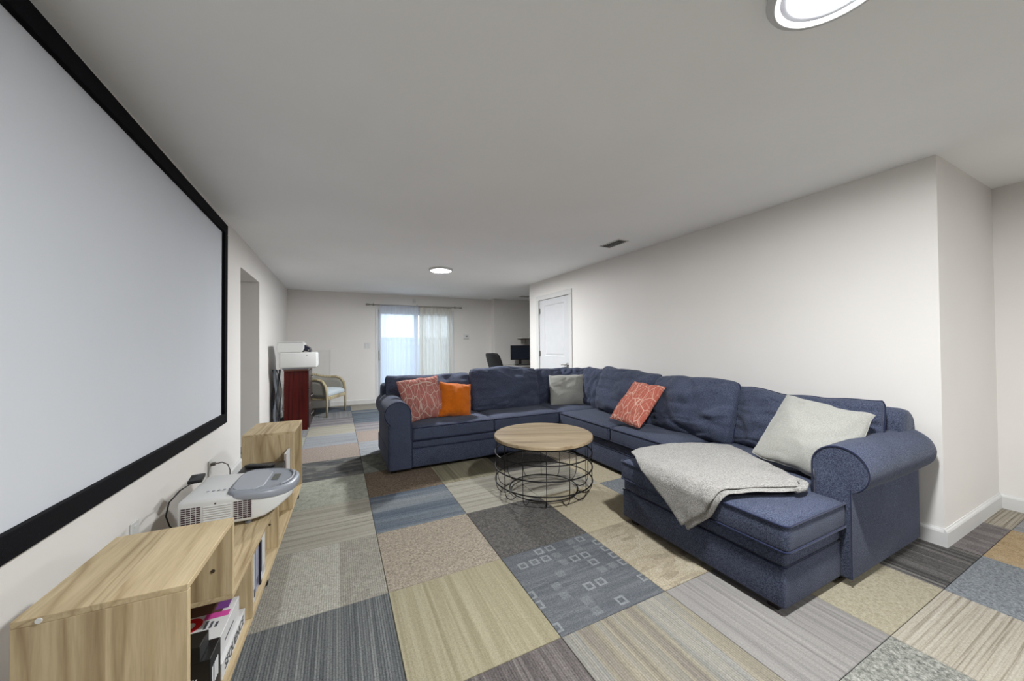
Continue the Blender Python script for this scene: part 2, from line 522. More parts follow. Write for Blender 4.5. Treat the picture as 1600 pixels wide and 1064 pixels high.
# passage floor beyond the opening
mb = MB().box(-2.4, XL - 0.13, OP0 - 0.2, OP1 + 0.2, -0.009, -0.0005)
struct(mb.build('floor_passage', CP['taupe']))

# ------------------------------------------------------------------ walls, ceiling
WT = 0.16
mb = MB().box(XL - WT, XL, YR, OP0, 0, ZC).box(XL - WT, XL, OP1, YB, 0, ZC).box(XL - WT, XL, OP0, OP1, OPZ, ZC)
struct(mb.build('wall_left', MAT['wall']))
mb = MB().box(-2.4, XL - WT, OP1, OP1 + 0.1, 0, OPZ).box(-2.4, XL - WT, OP0 - 0.1, OP0, 0, OPZ).box(-2.5, -2.4, OP0, OP1, 0, OPZ).box(-2.4, XL - WT, OP0, OP1, OPZ, OPZ + 0.06)
struct(mb.build('wall_passage', MAT['wall']))
DY0, DY1, DZ = 4.54, 5.46, 2.0
mb = MB().box(XR, XR + 0.12, YA, DY0, 0, ZC).box(XR, XR + 0.12, DY1, YH, 0, ZC).box(XR, XR + 0.12, DY0, DY1, DZ, ZC)
struct(mb.build('wall_right', MAT['wall']))
struct(MB().box(XR + 0.12, XA, YA, YA + 0.12, 0, ZC).build('wall_alcove', MAT['wall']))
struct(MB().box(XA, XA + 0.14, YR, YA + 0.12, 0, ZC).build('wall_alcove_side', MAT['wall']))
struct(MB().box(XR + 0.12, 6.0, YH - 0.12, YH, 0, ZC).build('wall_office_near', MAT['wall']))
# back wall with the sliding door opening
WX0, WX1, WZ = 0.72, 2.46, 2.03
mb = MB().box(XL, WX0, YB, YB + 0.16, 0, ZC).box(WX1, 3.41, YB, YB + 0.16, 0, ZC).box(WX0, WX1, YB, YB + 0.16, WZ, ZC)
struct(mb.build('wall_back', MAT['wall']))
struct(MB().box(3.41, 6.0, YB - 0.2, YB + 0.16, 0, ZC).build('wall_office_back', MAT['wall']))
struct(MB().box(6.0, 6.12, YH, YB, 0, ZC).build('wall_office_side', MAT['wall']))
struct(MB().box(XL, XA, YR - 0.12, YR, 0, ZC).build('wall_rear', MAT['wall']))
struct(MB().box(XL - WT, 6.2, YR - 0.12, YB + 0.2, ZC, ZC + 0.1).build('ceiling', MAT['ceiling']))

def baseboard(name, a, b, nrm, h=0.105, t=0.014):
    """profile swept along a straight line from a to b, nrm points into the room"""
    prof = [(0, 0), (t, 0), (t, h - 0.022), (t * 0.75, h - 0.012), (t * 0.35, h - 0.004), (t * 0.3, h), (0, h)]
    a = Vector((a[0], a[1], 0)); b = Vector((b[0], b[1], 0)); n = Vector((nrm[0], nrm[1], 0))
    R = [[tuple(p + n * d + Vector((0, 0, z))) for d, z in prof] for p in (a, b)]
    return struct(MB().loft(R).build(name, MAT['trim']))
baseboard('baseboard_left', (XL, YR), (XL, OP0), (1, 0))
baseboard('baseboard_left_far', (XL, OP1), (XL, YB), (1, 0))
baseboard('baseboard_back', (XL, YB), (WX0 - 0.02, YB), (0, -1))
baseboard('baseboard_back_right', (WX1 + 0.02, YB), (3.41, YB), (0, -1))
baseboard('baseboard_office', (3.41, YB - 0.2), (6.0, YB - 0.2), (0, -1))
baseboard('baseboard_right', (XR, YA), (XR, DY0 - 0.09), (-1, 0))
baseboard('baseboard_right_far', (XR, DY1 + 0.09), (XR, YH), (-1, 0))
baseboard('baseboard_alcove', (XR - 0.014, YA), (XA, YA), (0, -1))
baseboard('baseboard_alcove_side', (XA, YR), (XA, YA), (-1, 0))
baseboard('baseboard_rear', (XL, YR), (XA, YR), (0, 1))

# ------------------------------------------------------------------ interior door in the right wall
d1 = bpy.data.objects.new('door_1', None); C.objects.link(d1); d1.location = (XR, (DY0 + DY1) / 2, 0); struct(d1)
xs = XR + 0.012
slab = MB()
pz = [(0.15, 0.80), (1.02, 1.90)]
py0, py1 = DY0 + 0.16, DY1 - 0.17
# slab built as stiles and rails round two sunk panels
slab.box(xs, xs + 0.035, DY0 + 0.004, py0, 0.008, DZ - 0.004).box(xs, xs + 0.035, py1, DY1 - 0.004, 0.008, DZ - 0.004)
slab.box(xs, xs + 0.035, py0, py1, 0.008, pz[0][0]).box(xs, xs + 0.035, py0, py1, pz[0][1], pz[1][0]).box(xs, xs + 0.035, py0, py1, pz[1][1], DZ - 0.004)
slab.build('door_slab', MAT['door'], d1, world=True)
for z0, z1 in pz:
    m2 = MB()
    a = 0.0; 
    # bevelled moulding ring then raised field
    def ring(x, g): return [(x, py0 + g, z0 + g), (x, py1 - g, z0 + g), (x, py1 - g, z1 - g), (x, py0 + g, z1 - g)]
    m2.loft([ring(xs, 0), ring(xs + 0.010, 0.010), ring(xs + 0.010, 0.022), ring(xs + 0.003, 0.045), ring(xs + 0.003, 0.05)], cap=False)
    m2.add(ring(xs + 0.003, 0.05), [(0, 1, 2, 3)])
    m2.build('door_panel', MAT['door'], d1, world=True)
for hz in (0.25, 1.06, 1.81):
    hg = MB().tube([(XR - 0.003, DY1 - 0.002, hz - 0.05), (XR - 0.003, DY1 - 0.002, hz + 0.05)], 0.008, n=8)
    hg.box(XR - 0.001, XR + 0.012, DY1 - 0.03, DY1 - 0.004, hz - 0.045, hz + 0.045)
    hg.build('hinge', MAT['nickel'], d1, world=True)
hd = MB().tube([(xs, DY0 + 0.065, 0.897), (xs - 0.012, DY0 + 0.065, 0.897)], 0.03, n=16)
hd.tube([(xs - 0.01, DY0 + 0.065, 0.897), (xs - 0.05, DY0 + 0.065, 0.897)], 0.011, n=10)
hd.tube([(xs - 0.05, DY0 + 0.055, 0.897), (xs - 0.055, DY0 + 0.10, 0.90), (xs - 0.05, DY0 + 0.18, 0.893)], [0.011, 0.010, 0.007], n=10)
hd.build('door_handle', MAT['chrome'], d1, smooth=True, world=True)
struct(MB().box(XR + 0.06, XR + 0.1, DY0, DY1, 0, DZ).build('wall_door_backing', MAT['dark']))
def casing(name, bars):
    m = MB()
    for b in bars: m.rbox(*b, 0.006, 2)
    return struct(m.build(name, MAT['trim']))
casing('trim_1', [(XR - 0.016, XR + 0.01, DY0 - 0.08, DY0, 0, DZ), (XR - 0.016, XR + 0.01, DY1, DY1 + 0.08, 0, DZ), (XR - 0.016, XR + 0.01, DY0 - 0.08, DY1 + 0.08, DZ, DZ + 0.08)])

# ------------------------------------------------------------------ sliding glass door, outside
g = NT('glass', 0.02, 0.5)
g.b.inputs['Transmission Weight'].default_value = 1.0
g.b.inputs['IOR'].default_value = 1.02
g.color((0.93, 0.97, 1.0, 1))
MAT['glass'] = g.m
w1 = bpy.data.objects.new('window_1', None); C.objects.link(w1); w1.location = ((WX0 + WX1) / 2, YB, 0); struct(w1)
def frame(x0, x1, z0, z1, y0, y1, t):
    return MB().rbox(x0, x0 + t, y0, y1, z0, z1, .004).rbox(x1 - t, x1, y0, y1, z0, z1, .004).rbox(x0 + t, x1 - t, y0, y1, z0, z0 + t, .004).rbox(x0 + t, x1 - t, y0, y1, z1 - t, z1, .004)
frame(WX0, WX1, 0.0, WZ, YB - 0.012, YB + 0.14, 0.05).build('window_frame', MAT['trim'], w1, world=True)
mid = (WX0 + WX1) / 2
s1 = frame(WX0 + 0.05, mid + 0.04, 0.05, WZ - 0.05, YB + 0.03, YB + 0.06, 0.07).build('sash', MAT['trim'], w1, world=True)
MB().box(WX0 + 0.12, mid - 0.03, YB + 0.042, YB + 0.048, 0.12, WZ - 0.12).build('pane', MAT['glass'], s1, world=True)
MB().rbox(WX0 + 0.07, WX0 + 0.095, YB - 0.005, YB + 0.032, 0.9, 1.12, .006).build('handle', MAT['chrome'], s1, world=True)
s2 = frame(mid - 0.04, WX1 - 0.05, 0.05, WZ - 0.05, YB + 0.08, YB + 0.11, 0.07).build('sash', MAT['trim'], w1, world=True)
MB().box(mid + 0.03, WX1 - 0.12, YB + 0.092, YB + 0.098, 0.12, WZ - 0.12).build('pane', MAT['glass'], s2, world=True)
struct(MB().box(-8, 14, YB + 0.16, 24, -0.2, -0.06).build('ground_patio', plain('patio_concrete', (170, 172, 174), 0.9, var=0.1, vscale=3)))
fence = thing('garden_fence', 'pale grey board fence seen outside through the sliding door', 'fence', (1.6, 11.5, -0.06))
fm = plain('fence_board', (176, 188, 200), 0.8, var=0.08)
fme = MB().rbox(-0.068, 0.068, -0.01, 0.01, 0.0, 1.55, 0.004, 1).mesh('fence_board')
fme.materials.append(fm)
for k in range(34):
    o = bpy.data.objects.new('board', fme); C.objects.link(o); o.parent = fence; o.location = (-2.4 + k * 0.145, 0, 0)
for z in (0.35, 1.2):
    MB().rbox(-2.5, 2.5, 0.01, 0.05, z, z + 0.09, .004).build('rail', fm, fence)

# curtains
def curtain_mat(name, col, alpha, seed):
    m = bpy.data.materials.new(name); m.use_nodes = True
    nt = m.node_tree; nt.nodes.remove(nt.nodes['Principled BSDF'])
    out = nt.nodes['Material Output']
    d = nt.nodes.new('ShaderNodeBsdfDiffuse'); d.inputs['Color'].default_value = lin(col)
    tl = nt.nodes.new('ShaderNodeBsdfTranslucent'); tl.inputs['Color'].default_value = lin(col)
    tr = nt.nodes.new('ShaderNodeBsdfTransparent')
    m1 = nt.nodes.new('ShaderNodeMixShader'); m1.inputs[0].default_value = 0.5
    m2 = nt.nodes.new('ShaderNodeMixShader')
    tc = nt.nodes.new('ShaderNodeTexCoord'); mp = nt.nodes.new('ShaderNodeMapping'); mp.inputs['Scale'].default_value = (30, 1, 0.4)
    nz = nt.nodes.new('ShaderNodeTexNoise'); nz.inputs['Scale'].default_value = 1.0
    rp = nt.nodes.new('ShaderNodeMapRange'); rp.inputs['To Min'].default_value = alpha - 0.15; rp.inputs['To Max'].default_value = alpha + 0.15
    nt.links.new(tc.outputs['Object'], mp.inputs['Vector']); nt.links.new(mp.outputs[0], nz.inputs['Vector']); nt.links.new(nz.outputs['Fac'], rp.inputs['Value'])
    nt.links.new(d.outputs[0], m1.inputs[1]); nt.links.new(tl.outputs[0], m1.inputs[2])
    nt.links.new(rp.outputs[0], m2.inputs[0]); nt.links.new(tr.outputs[0], m2.inputs[1]); nt.links.new(m1.outputs[0], m2.inputs[2])
    nt.links.new(m2.outputs[0], out.inputs['Surface'])
    return m
def curtain(name, label, x0, x1, folds, amp, mat, ztop=2.085, zbot=0.03, y=YB - 0.075, flare=0.0, seed=0):
    nx, nz = folds * 12, 24
    v = []; f = []
    for j in range(nz + 1):
        q = j / nz
        for i in range(nx + 1):
            s = i / nx
            x = x0 + (x1 - x0) * (s + 0.018 * noise.noise((s * 9 + seed, q * 1.5, 0))) + flare * q * (s - 0.3)
            a = amp * (0.55 + 0.45 * q) * (0.7 + 0.6 * noise.noise((s * 6, seed, 3.0)))
            yy = y + a * math.sin(2 * PI * folds * (s + 0.05 * noise.noise((s * 5 + 7 * seed, q * 0.8, 1)))) 
            v.append((x, yy, ztop + (zbot - ztop) * q))
    for j in range(nz):
        for i in range(nx):
            a = j * (nx + 1) + i
            f.append((a, a + 1, a + nx + 2, a + nx + 1))
    cx = (x0 + x1) / 2
    root = thing(name, label, 'curtain', (cx, y, zbot), 0, 'sheer curtains on the sliding door')
    MB().add(v, f).build('sheer_cloth', mat, root, smooth=True, world=True)
    m = MB().tube([(x0, y, ztop), (x1, y, ztop)], 0.016, n=8)
    m.build('rod_pocket', mat, root, smooth=True, world=True)
    return root
curtain('sheer_curtain', 'thin white sheer curtain spread over the left half of the glass door', 0.80, 1.62, 7, 0.022, curtain_mat('sheer_white', (232, 237, 247), 0.80, 1), seed=1)
curtain('sheer_curtain', 'denser off-white curtain gathered over the right half of the glass door', 1.63, 2.37, 9, 0.034, curtain_mat('sheer_cream', (222, 217, 207), 0.95, 2), y=YB - 0.082, flare=0.05, seed=2)
rod = thing('curtain_rod', 'thin metal curtain rod with bead finials above the sliding glass door', 'curtain rod', (1.57, YB - 0.075, 2.085))
MB().tube([(0.60, YB - 0.075, 2.10), (2.56, YB - 0.075, 2.10)], 0.009, n=8).build('pole', MAT['nickel'], rod, smooth=True, world=True)
for sx, s in ((0.60, -1), (2.56, 1)):
    m = MB()
    prof = [(0.009, 0), (0.02, 0.008), (0.014, 0.022), (0.012, 0.03), (0.022, 0.045), (0.024, 0.055), (0.014, 0.07), (0.002, 0.078)]
    m.lathe(prof, n=12); m.xf(Matrix.Translation((sx, YB - 0.075, 2.10)) @ Matrix.Rotation(s * PI / 2, 4, 'Y'))
    m.build('finial', MAT['nickel'], rod, smooth=True, world=True)
for bx in (0.68, 1.60, 2.48):
    MB().tube([(bx, YB, 2.11), (bx, YB - 0.05, 2.11), (bx, YB - 0.075, 2.092)], 0.006, n=6).rbox(bx - 0.012, bx + 0.012, YB - 0.006, YB, 2.08, 2.14, .003).build('bracket', MAT['nickel'], rod, world=True)

# ------------------------------------------------------------------ ceiling lamps
lamp_em = emission('lamp_glow', (0.955, 0.985, 1.0), LAMP)
ring_grey = plain('lamp_inner_ring', (150, 150, 153), 0.7, var=0.02, spec=0.1)
ring_white = plain('lamp_trim', (205, 205, 205), 0.7, var=0.02, spec=0.1)
def lamp(x, y, label, k=1.0):
    t = thing('ceiling_lamp', label, 'ceiling lamp', (x, y, ZC - 0.03), 0, 'round flush ceiling lamps')
    MB().lathe([(0.172, 0.03), (0.174, 0.018), (0.168, 0.006), (0.155, 0.0005), (0.142, 0.0025), (0.137, 0.010), (0.137, 0.03)], n=56, cap0=False, cap1=False).build('trim_ring', ring_white, t, smooth=True)
    MB().lathe([(0.138, 0.0095), (0.122, 0.0085), (0.099, 0.0095), (0.098, 0.02)], n=56, cap0=False, cap1=False).build('inner_ring', ring_grey, t, smooth=True)
    MB().lathe([(0.0985, 0.016), (0.0975, 0.0088), (0.085, 0.0045), (0.05, 0.002), (0.005, 0.0015)], n=48).build('diffuser', lamp_em if k == 1.0 else emission('lamp_glow_%.2f' % k, (0.955, 0.985, 1.0), LAMP * k), t, smooth=True)
    return t
lamp(1.369, 0.517, 'round flush ceiling lamp nearest the viewer, cut by the top edge')
lamp(1.362, 5.118, 'small round ceiling lamp glowing far off before the sliding door', 1.35)
lamp(2.9, -1.9, 'round flush ceiling lamp behind the viewpoint', 0.85)

# ceiling vents
def ceil_vent(x, y, lx, ly, label):
    t = thing('ceiling_vent', label, 'air vent', (x, y, ZC - 0.012), 0, 'ceiling air vents')
    MB().rbox(-lx, lx, -ly, ly, 0.004, 0.012, .003).build('frame', MAT['vent'], t)
    MB().box(-lx + .018, lx - .018, -ly + .018, ly - .018, 0.0025, 0.0045).build('backing', MAT['dark'], t)
    n = 9
    for k in range(n):
        yy = -ly + .022 + (2 * ly - .044) * (k + .5) / n
        m = MB().box(-lx + .018, lx - .018, -0.006, 0.006, -0.001, 0.001)
        m.xf(Matrix.Translation((0, yy, 0.001)) @ Matrix.Rotation(0.6, 4, 'X'))
        m.build('slat', MAT['vent'], t)
    return t
ceil_vent(2.77, 3.03, 0.075, 0.155, 'white slatted ceiling vent above the blue sectional sofa')
ceil_vent(3.92, 7.25, 0.12, 0.10, 'far ceiling vent over the desk corner')

# ------------------------------------------------------------------ wall fittings
def plate(name, label, cat, x, y, z, w, h, face, extra=None):
    """face: 'y' faces -Y on the back wall, 'x' faces +X on the left wall"""
    t = thing(name, label, cat, (x, y, z))
    if face == 'y':
        MB().rbox(-w / 2, w / 2, -0.008, 0, -h / 2, h / 2, .003).build('plate', MAT['white_plastic'], t)
    else:
        MB().rbox(0, 0.008, -w / 2, w / 2, -h / 2, h / 2, .003).build('plate', MAT['white_plastic'], t)
    return t
t = plate('light_switch', 'white double light switch left of the sliding door', 'light switch', 0.555, YB, 1.23, 0.12, 0.12, 'y')
for s in (-1, 1): MB().rbox(s * 0.028 - 0.016, s * 0.028 + 0.016, -0.013, -0.007, -0.034, 0.034, .003).build('rocker', MAT['trim'], t)
t = plate('thermostat', 'white thermostat with small screen right of the curtains', 'thermostat', 2.755, YB, 1.42, 0.15, 0.12, 'y')
MB().rbox(-0.065, 0.065, -0.03, -0.007, -0.05, 0.05, .006).build('case', MAT['white_plastic'], t)
MB().rbox(-0.02, 0.03, -0.032, -0.029, 0.0, 0.028, .001).build('display', plain('lcd', (96, 100, 92), 0.3), t)
t = plate('wall_sensor', 'small white sensor box on the wall above the curtain rod', 'sensor', 1.54, YB, 2.22, 0.07, 0.09, 'y')
MB().rbox(-0.026, 0.026, -0.035, -0.007, -0.035, 0.035, .006).build('case', MAT['white_plastic'], t)
def outlet(y, z, label, plug):
    t = plate('wall_outlet', label, 'outlet', XL, y, z, 0.072, 0.116, 'x')
    for s in (-1, 1):
        MB().rbox(0.007, 0.0105, -0.017, 0.017, s * 0.027 - 0.014, s * 0.027 + 0.014, .003).build('socket', MAT['trim'], t)
    return t
outlet(3.46, 0.30, 'white wall outlet under the far end of the projection screen', True)
outlet(2.34, 0.33, 'white wall outlet close behind the near box of the console', True)

# ------------------------------------------------------------------ projection screen on the left wall
scr = thing('projection_screen', 'large framed projection screen with black velvet border on the left wall', 'projection screen', (XL, 2.27, 0.61))
scr.rotation_euler = (math.radians(-0.75), 0, 0)
H, WD, B = 1.665, 2.93, 0.08
x0, x1 = 0.004, 0.048
y0, y1 = -WD / 2, WD / 2
MB().box(0.012, 0.026, y0 + B - .01, y1 - B + .01, B - .01, H - B + .01).build('screen_fabric', MAT['screen'], scr)
for nm, b in (('dusty_border', (x0, x1, y0, y1, 0, B)), ('border', (x0, x1, y0, y1, H - B, H)), ('border', (x0, x1, y0, y0 + B, B, H - B)), ('border', (x0, x1, y1 - B, y1, B, H - B))):
    MB().rbox(*b, .004).build('border', MAT['velvet_dusty'] if nm == 'dusty_border' else MAT['velvet'], scr)

# ------------------------------------------------------------------ soft goods builders
def grid_cushion(xs, ys, inside, z0, z1, crown=0.03, n=0.045, seed=0, wob=0.004):
    """upholstered block: union of grid cells, crowned top, later rounded by a bevel modifier"""
    def fine(a):
        out = [a[0]]
        for p, q in zip(a, a[1:]):
            k = max(1, int(round((q - p) / n)))
            out += [p + (q - p) * i / k for i in range(1, k + 1)]
        return out
    X, Y = fine(xs), fine(ys)
    cells = set()
    for i in range(len(X) - 1):
        for j in range(len(Y) - 1):
            if inside((X[i] + X[i + 1]) / 2, (Y[j] + Y[j + 1]) / 2): cells.add((i, j))
    def dist(i, j):
        # distance (m) of a grid vertex from the outline, by marching
        best = 0.16
        for di in range(-5, 6):
            for dj in range(-5, 6):
                a, b = i + di, j + dj
                full = all(((a + e, b + f) in cells) for e in (-1, 0) for f in (-1, 0))
                if not full:
                    ii = min(max(a, 0), len(X) - 1); jj = min(max(b, 0), len(Y) - 1)
                    best = min(best, math.hypot(X[ii] - X[i], Y[jj] - Y[j]))
        return best
    bm = bmesh.new()
    top = {}; bot = {}
    def vt(i, j):
        if (i, j) not in top:
            d = dist(i, j)
            s = 1 - (1 - d / 0.16) ** 2
            z = z1 + crown * s + wob * noise.noise((X[i] * 6 + seed, Y[j] * 6, seed)) * s
            top[(i, j)] = bm.verts.new((X[i], Y[j], z)); bot[(i, j)] = bm.verts.new((X[i], Y[j], z0))
        return top[(i, j)], bot[(i, j)]
    for (i, j) in sorted(cells):
        q = [vt(i, j), vt(i + 1, j), vt(i + 1, j + 1), vt(i, j + 1)]
        bm.faces.new([a[0] for a in q]); bm.faces.new([a[1] for a in reversed(q)])
        for (e, f, a, b) in ((-1, 0, 0, 3), (1, 0, 2, 1), (0, -1, 1, 0), (0, 1, 3, 2)):
            if (i + e, j + f) not in cells:
                bm.faces.new([q[a][0], q[a][1], q[b][1], q[b][0]])
    bmesh.ops.recalc_face_normals(bm, faces=bm.faces)
    m = MB()
    bm.verts.index_update()
    m.add([q.co[:] for q in bm.verts], [[q.index for q in f.verts] for f in bm.faces])
    bm.free()
    return m

def rrect(poly, r, z, k=5):
    """rounded polygon path at height z (poly counter-clockwise)"""
    out = []
    n = len(poly)
    for i in range(n):
        p, a, b = Vector(poly[i]), Vector(poly[i - 1]), Vector(poly[(i + 1) % n])
        u = (a - p).normalized(); w = (b - p).normalized()
        for s in range(k + 1):
            q = s / k
            out.append(p + u * r * (1 - q) ** 2 + w * r * q ** 2)
    # densify
    res = []
    for i in range(len(out)):
        a, b = out[i], out[(i + 1) % len(out)]
        m = max(1, int((b - a).length / 0.06))
        for s in range(m): 
            q = a + (b - a) * s / m
            res.append((q.x, q.y, z))
    return res

def seat_cushion(root, poly, xs, ys, inside, z0=0.292, z1=0.425, crown=0.022, seed=0, r=0.03):
    o = grid_cushion(xs, ys, inside, z0, z1, crown, seed=seed).build('seat_cushion', MAT['navy'], root, world=True, smooth=True)
    b = o.modifiers.new('bevel', 'BEVEL'); b.width = 0.026; b.segments = 4; b.limit_method = 'ANGLE'; b.angle_limit = math.radians(50)
    ins = 0.006
    cx = sum(p[0] for p in poly) / len(poly); cy = sum(p[1] for p in poly) / len(poly)
    for z in (z1 - 0.004, z0 + 0.012):
        pth = rrect(poly, 0.03, z)
        MB().tube(pth, 0.0052, closed=True, n=6).build('piping', MAT['navy_pipe'], o, smooth=True, world=True)
    return o

def pillow_mesh(w, h, t, n=30, seed=0, wr=0.012, pinch=0.07, power=0.42, topsag=0.0, corner=0.05, skew=0.0, freq=1.0):
    """knife-edge pillow, upright in XZ, facing -Y; returns MB and its seam path"""
    U = [-math.cos(PI * i / n) for i in range(n + 1)]
    U = [0.6 * u + 0.4 * (-1 + 2 * i / n) for i, u in enumerate(U)]
    def base(u, v):
        k = 1 - corner * (u * v) ** 4
        x = w / 2 * u * (1 - pinch * (1 - v * v)) * k + skew * v * w / 2
        z = h / 2 * v * (1 - pinch * (1 - u * u)) * k
        z -= topsag * h * (1 - u * u) * max(0, v) ** 2
        x += 0.010 * noise.noise((u * 2.5 + seed, v * 2.5, seed * 3.0 + 5))
        z += 0.016 * noise.noise((u * 2.8 + seed, v * 2.5, seed * 2.0)) * h / 0.5
        return x, z
    def crease(a, width): return math.exp(-(a / width) ** 2)
    V = []; F = []; idx = {}
    for s in (-1, 1):
        for j in range(n + 1):
            for i in range(n + 1):
                edge = i in (0, n) or j in (0, n)
                if edge and (0, i, j) in idx:
                    idx[(s, i, j)] = idx[(0, i, j)]; continue
                u, v = U[i], U[j]
                x, z = base(u, v)
                q = max(0.0, (1 - u * u) * (1 - v * v))
                th = t / 2 * q ** power
                th *= 1 + 0.30 * noise.noise((u * 1.3 + seed * 3, v * 1.3, s + seed))
                e = q ** 0.35
                wx = u + 0.35 * noise.noise((u * 1.5, v * 1.5, seed + 9)); wz = v + 0.35 * noise.noise((u * 1.5, v * 1.5, seed + 19))
                n1 = noise.noise((wx * 1.7 * freq + seed, wz * 1.0 * freq, s * 3 + seed)); n2 = noise.noise((wx * 1.0 * freq - seed, wz * 2.2 * freq, s * 5 + seed + 40))
                near = min(1.0, 0.35 + 1.1 * max(abs(u), abs(v)) ** 3)
                d = -wr * near * (crease(n1, 0.12) + 0.8 * crease(n2, 0.10)) + wr * 0.9 * noise.noise((u * 3.2 + seed, v * 3.2, s))
                # gathers fanning from the seams
                g = (max(0, abs(u) - 0.62) / 0.38) * math.sin(v * 17 + 4 * noise.noise((v * 2.5, seed, s))) + (max(0, abs(v) - 0.62) / 0.38) * math.sin(u * 17 + 4 * noise.noise((u * 2.5, seed, s + 5)))
                d += 0.35 * wr * g
                y = s * (th + d * e * (0 if edge else 1)) + (0.010 * noise.noise((u * 2 + seed, v * 2, 7)) if edge else 0)
                if not edge: y = s * max(0.003, s * y)
                idx[(s, i, j)] = len(V)
                if edge: idx[(0, i, j)] = len(V)
                V.append((x, y, z))
    for s in (-1, 1):
        for j in range(n):
            for i in range(n):
                F.append((idx[(s, i, j)], idx[(s, i + 1, j)], idx[(s, i + 1, j + 1)], idx[(s, i, j + 1)]))
    ring = [(i, 0) for i in range(n)] + [(n, j) for j in range(n)] + [(n - i, n) for i in range(n)] + [(0, n - j) for j in range(n)]
    seam = [V[idx[(0, a, b)]] for a, b in ring]
    return MB().add(V, F), seam

def place(loc, face, tilt=0.0, spin=0.0):
    """matrix: pillow front (-Y) turned by 'face' about Z, tilted back, spun in its own plane"""
    return Matrix.Translation(loc) @ Matrix.Rotation(face, 4, 'Z') @ Matrix.Rotation(-tilt, 4, 'X') @ Matrix.Rotation(spin, 4, 'Y')

# ------------------------------------------------------------------ sectional sofa
sofa = thing('sectional_sofa', 'navy blue U-shaped sectional sofa with rolled arms and a chaise', 'sofa', (2.3, 2.6, 0))
NV = MAT['navy']
FY, FX = 3.52, 2.335           # seat fronts of the left run and of the right run
BKY, BKX = 4.44, 3.17          # outer backs
ZB, ZR, ZS = 0.035, 0.218, 0.290
def base_block(name, x0, x1, y0, y1):
    MB().rbox(x0, x1, y0, y1, ZB, ZR, 0.012, 3).build(name, NV, sofa, world=True, smooth=False, auto=40)
base_block('base_panel', 0.42, 2.60, FY, BKY)
base_block('base_panel', FX, BKX, 1.88, BKY - 0.02)
base_block('base_panel', 1.765, BKX - 0.01, 0.885, 1.875)
def rail(x0, x1, y0, y1):
    MB().rbox(x0, x1, y0, y1, ZR - 0.006, ZS + 0.004, 0.022, 4).build('front_rail', NV, sofa, world=True, auto=60)
rail(0.60, 2.62, FY + 0.004, BKY - 0.1)
rail(FX + 0.004, BKX - 0.05, 1.86, BKY - 0.1)
rail(1.768, BKX - 0.05, 0.888, 1.872)
# welt lines between skirt and rail
MB().tube([(0.64, FY - 0.001, ZR), (2.33, FY - 0.001, ZR)], 0.004, n=6).build('piping', MAT['navy_pipe'], sofa, world=True)
MB().tube([(FX - 0.001, FY, ZR), (FX - 0.001, 1.88, ZR)], 0.004, n=6).build('piping', MAT['navy_pipe'], sofa, world=True)
MB().tube([(1.766, 1.87, ZR), (1.764, 0.90, ZR), (1.78, 0.884, ZR), (2.29, 0.884, ZR)], 0.004, n=6).build('piping', MAT['navy_pipe'], sofa, world=True)

def rect_in(x0, x1, y0, y1): return lambda x, y: x0 < x < x1 and y0 < y < y1
def simple_seat(x0, x1, y0, y1, seed):
    seat_cushion(sofa, [(x0, y0), (x1, y0), (x1, y1), (x0, y1)], [x0, x1], [y0, y1], rect_in(x0, x1, y0, y1), seed=seed)
simple_seat(0.645, 1.502, FY - 0.02, 4.12, 1)
simple_seat(1.508, 2.362, FY - 0.02, 4.12, 2)
simple_seat(2.37, 2.98, 3.475, 4.16, 3)
simple_seat(FX - 0.025, 2.96, 2.625, 3.468, 4)
simple_seat(FX - 0.025, 2.96, 1.885, 2.618, 5)
CX0, CXM, CY0, CYA, CY1 = 1.745, 2.285, 0.862, 1.0, 1.876
ins = lambda x, y: (CX0 < x < CXM and CY0 < y < CY1) or (CXM <= x < 2.96 and CYA < y < CY1)
seat_cushion(sofa, [(CX0, CY0), (CXM, CY0), (CXM, CYA), (2.96, CYA), (2.96, CY1), (CX0, CY1)], [CX0, CXM, 2.96], [CY0, CYA, CY1], ins, z0=0.288, z1=0.418, seed=6)

# backrest frames with rounded tops
def back_frame(along, a0, a1, c0, c1, ztop):
    prof = [(c0, 0.2), (c1, 0.2), (c1, ztop - 0.09), (c1 - 0.015, ztop - 0.04), (c1 - 0.05, ztop - 0.008), ((c0 + c1) / 2, ztop), (c0 + 0.05, ztop - 0.008), (c0 + 0.012, ztop - 0.04), (c0, ztop - 0.09)]
    st = [(a0, 0.90), (a0 + 0.015, 0.97), (a0 + 0.05, 1.0), (a1 - 0.05, 1.0), (a1 - 0.015, 0.97), (a1, 0.90)]
    cm = (c0 + c1) / 2
    R = []
    for a, k in st:
        ring = []
        for c, z in prof:
            c2 = cm + (c - cm) * k; z2 = 0.2 + (z - 0.2) * (0.5 + 0.5 * k) if z > 0.3 else z
            ring.append((a, c2, z2) if along == 'x' else (c2, a, z2))
        R.append(ring)
    MB().loft(R).build('backrest', NV, sofa, world=True, auto=50)
back_frame('x', 0.44, 3.0, 4.20, BKY, 0.80)
back_frame('y', 0.86, BKY - 0.01, 2.945, BKX, 0.815)

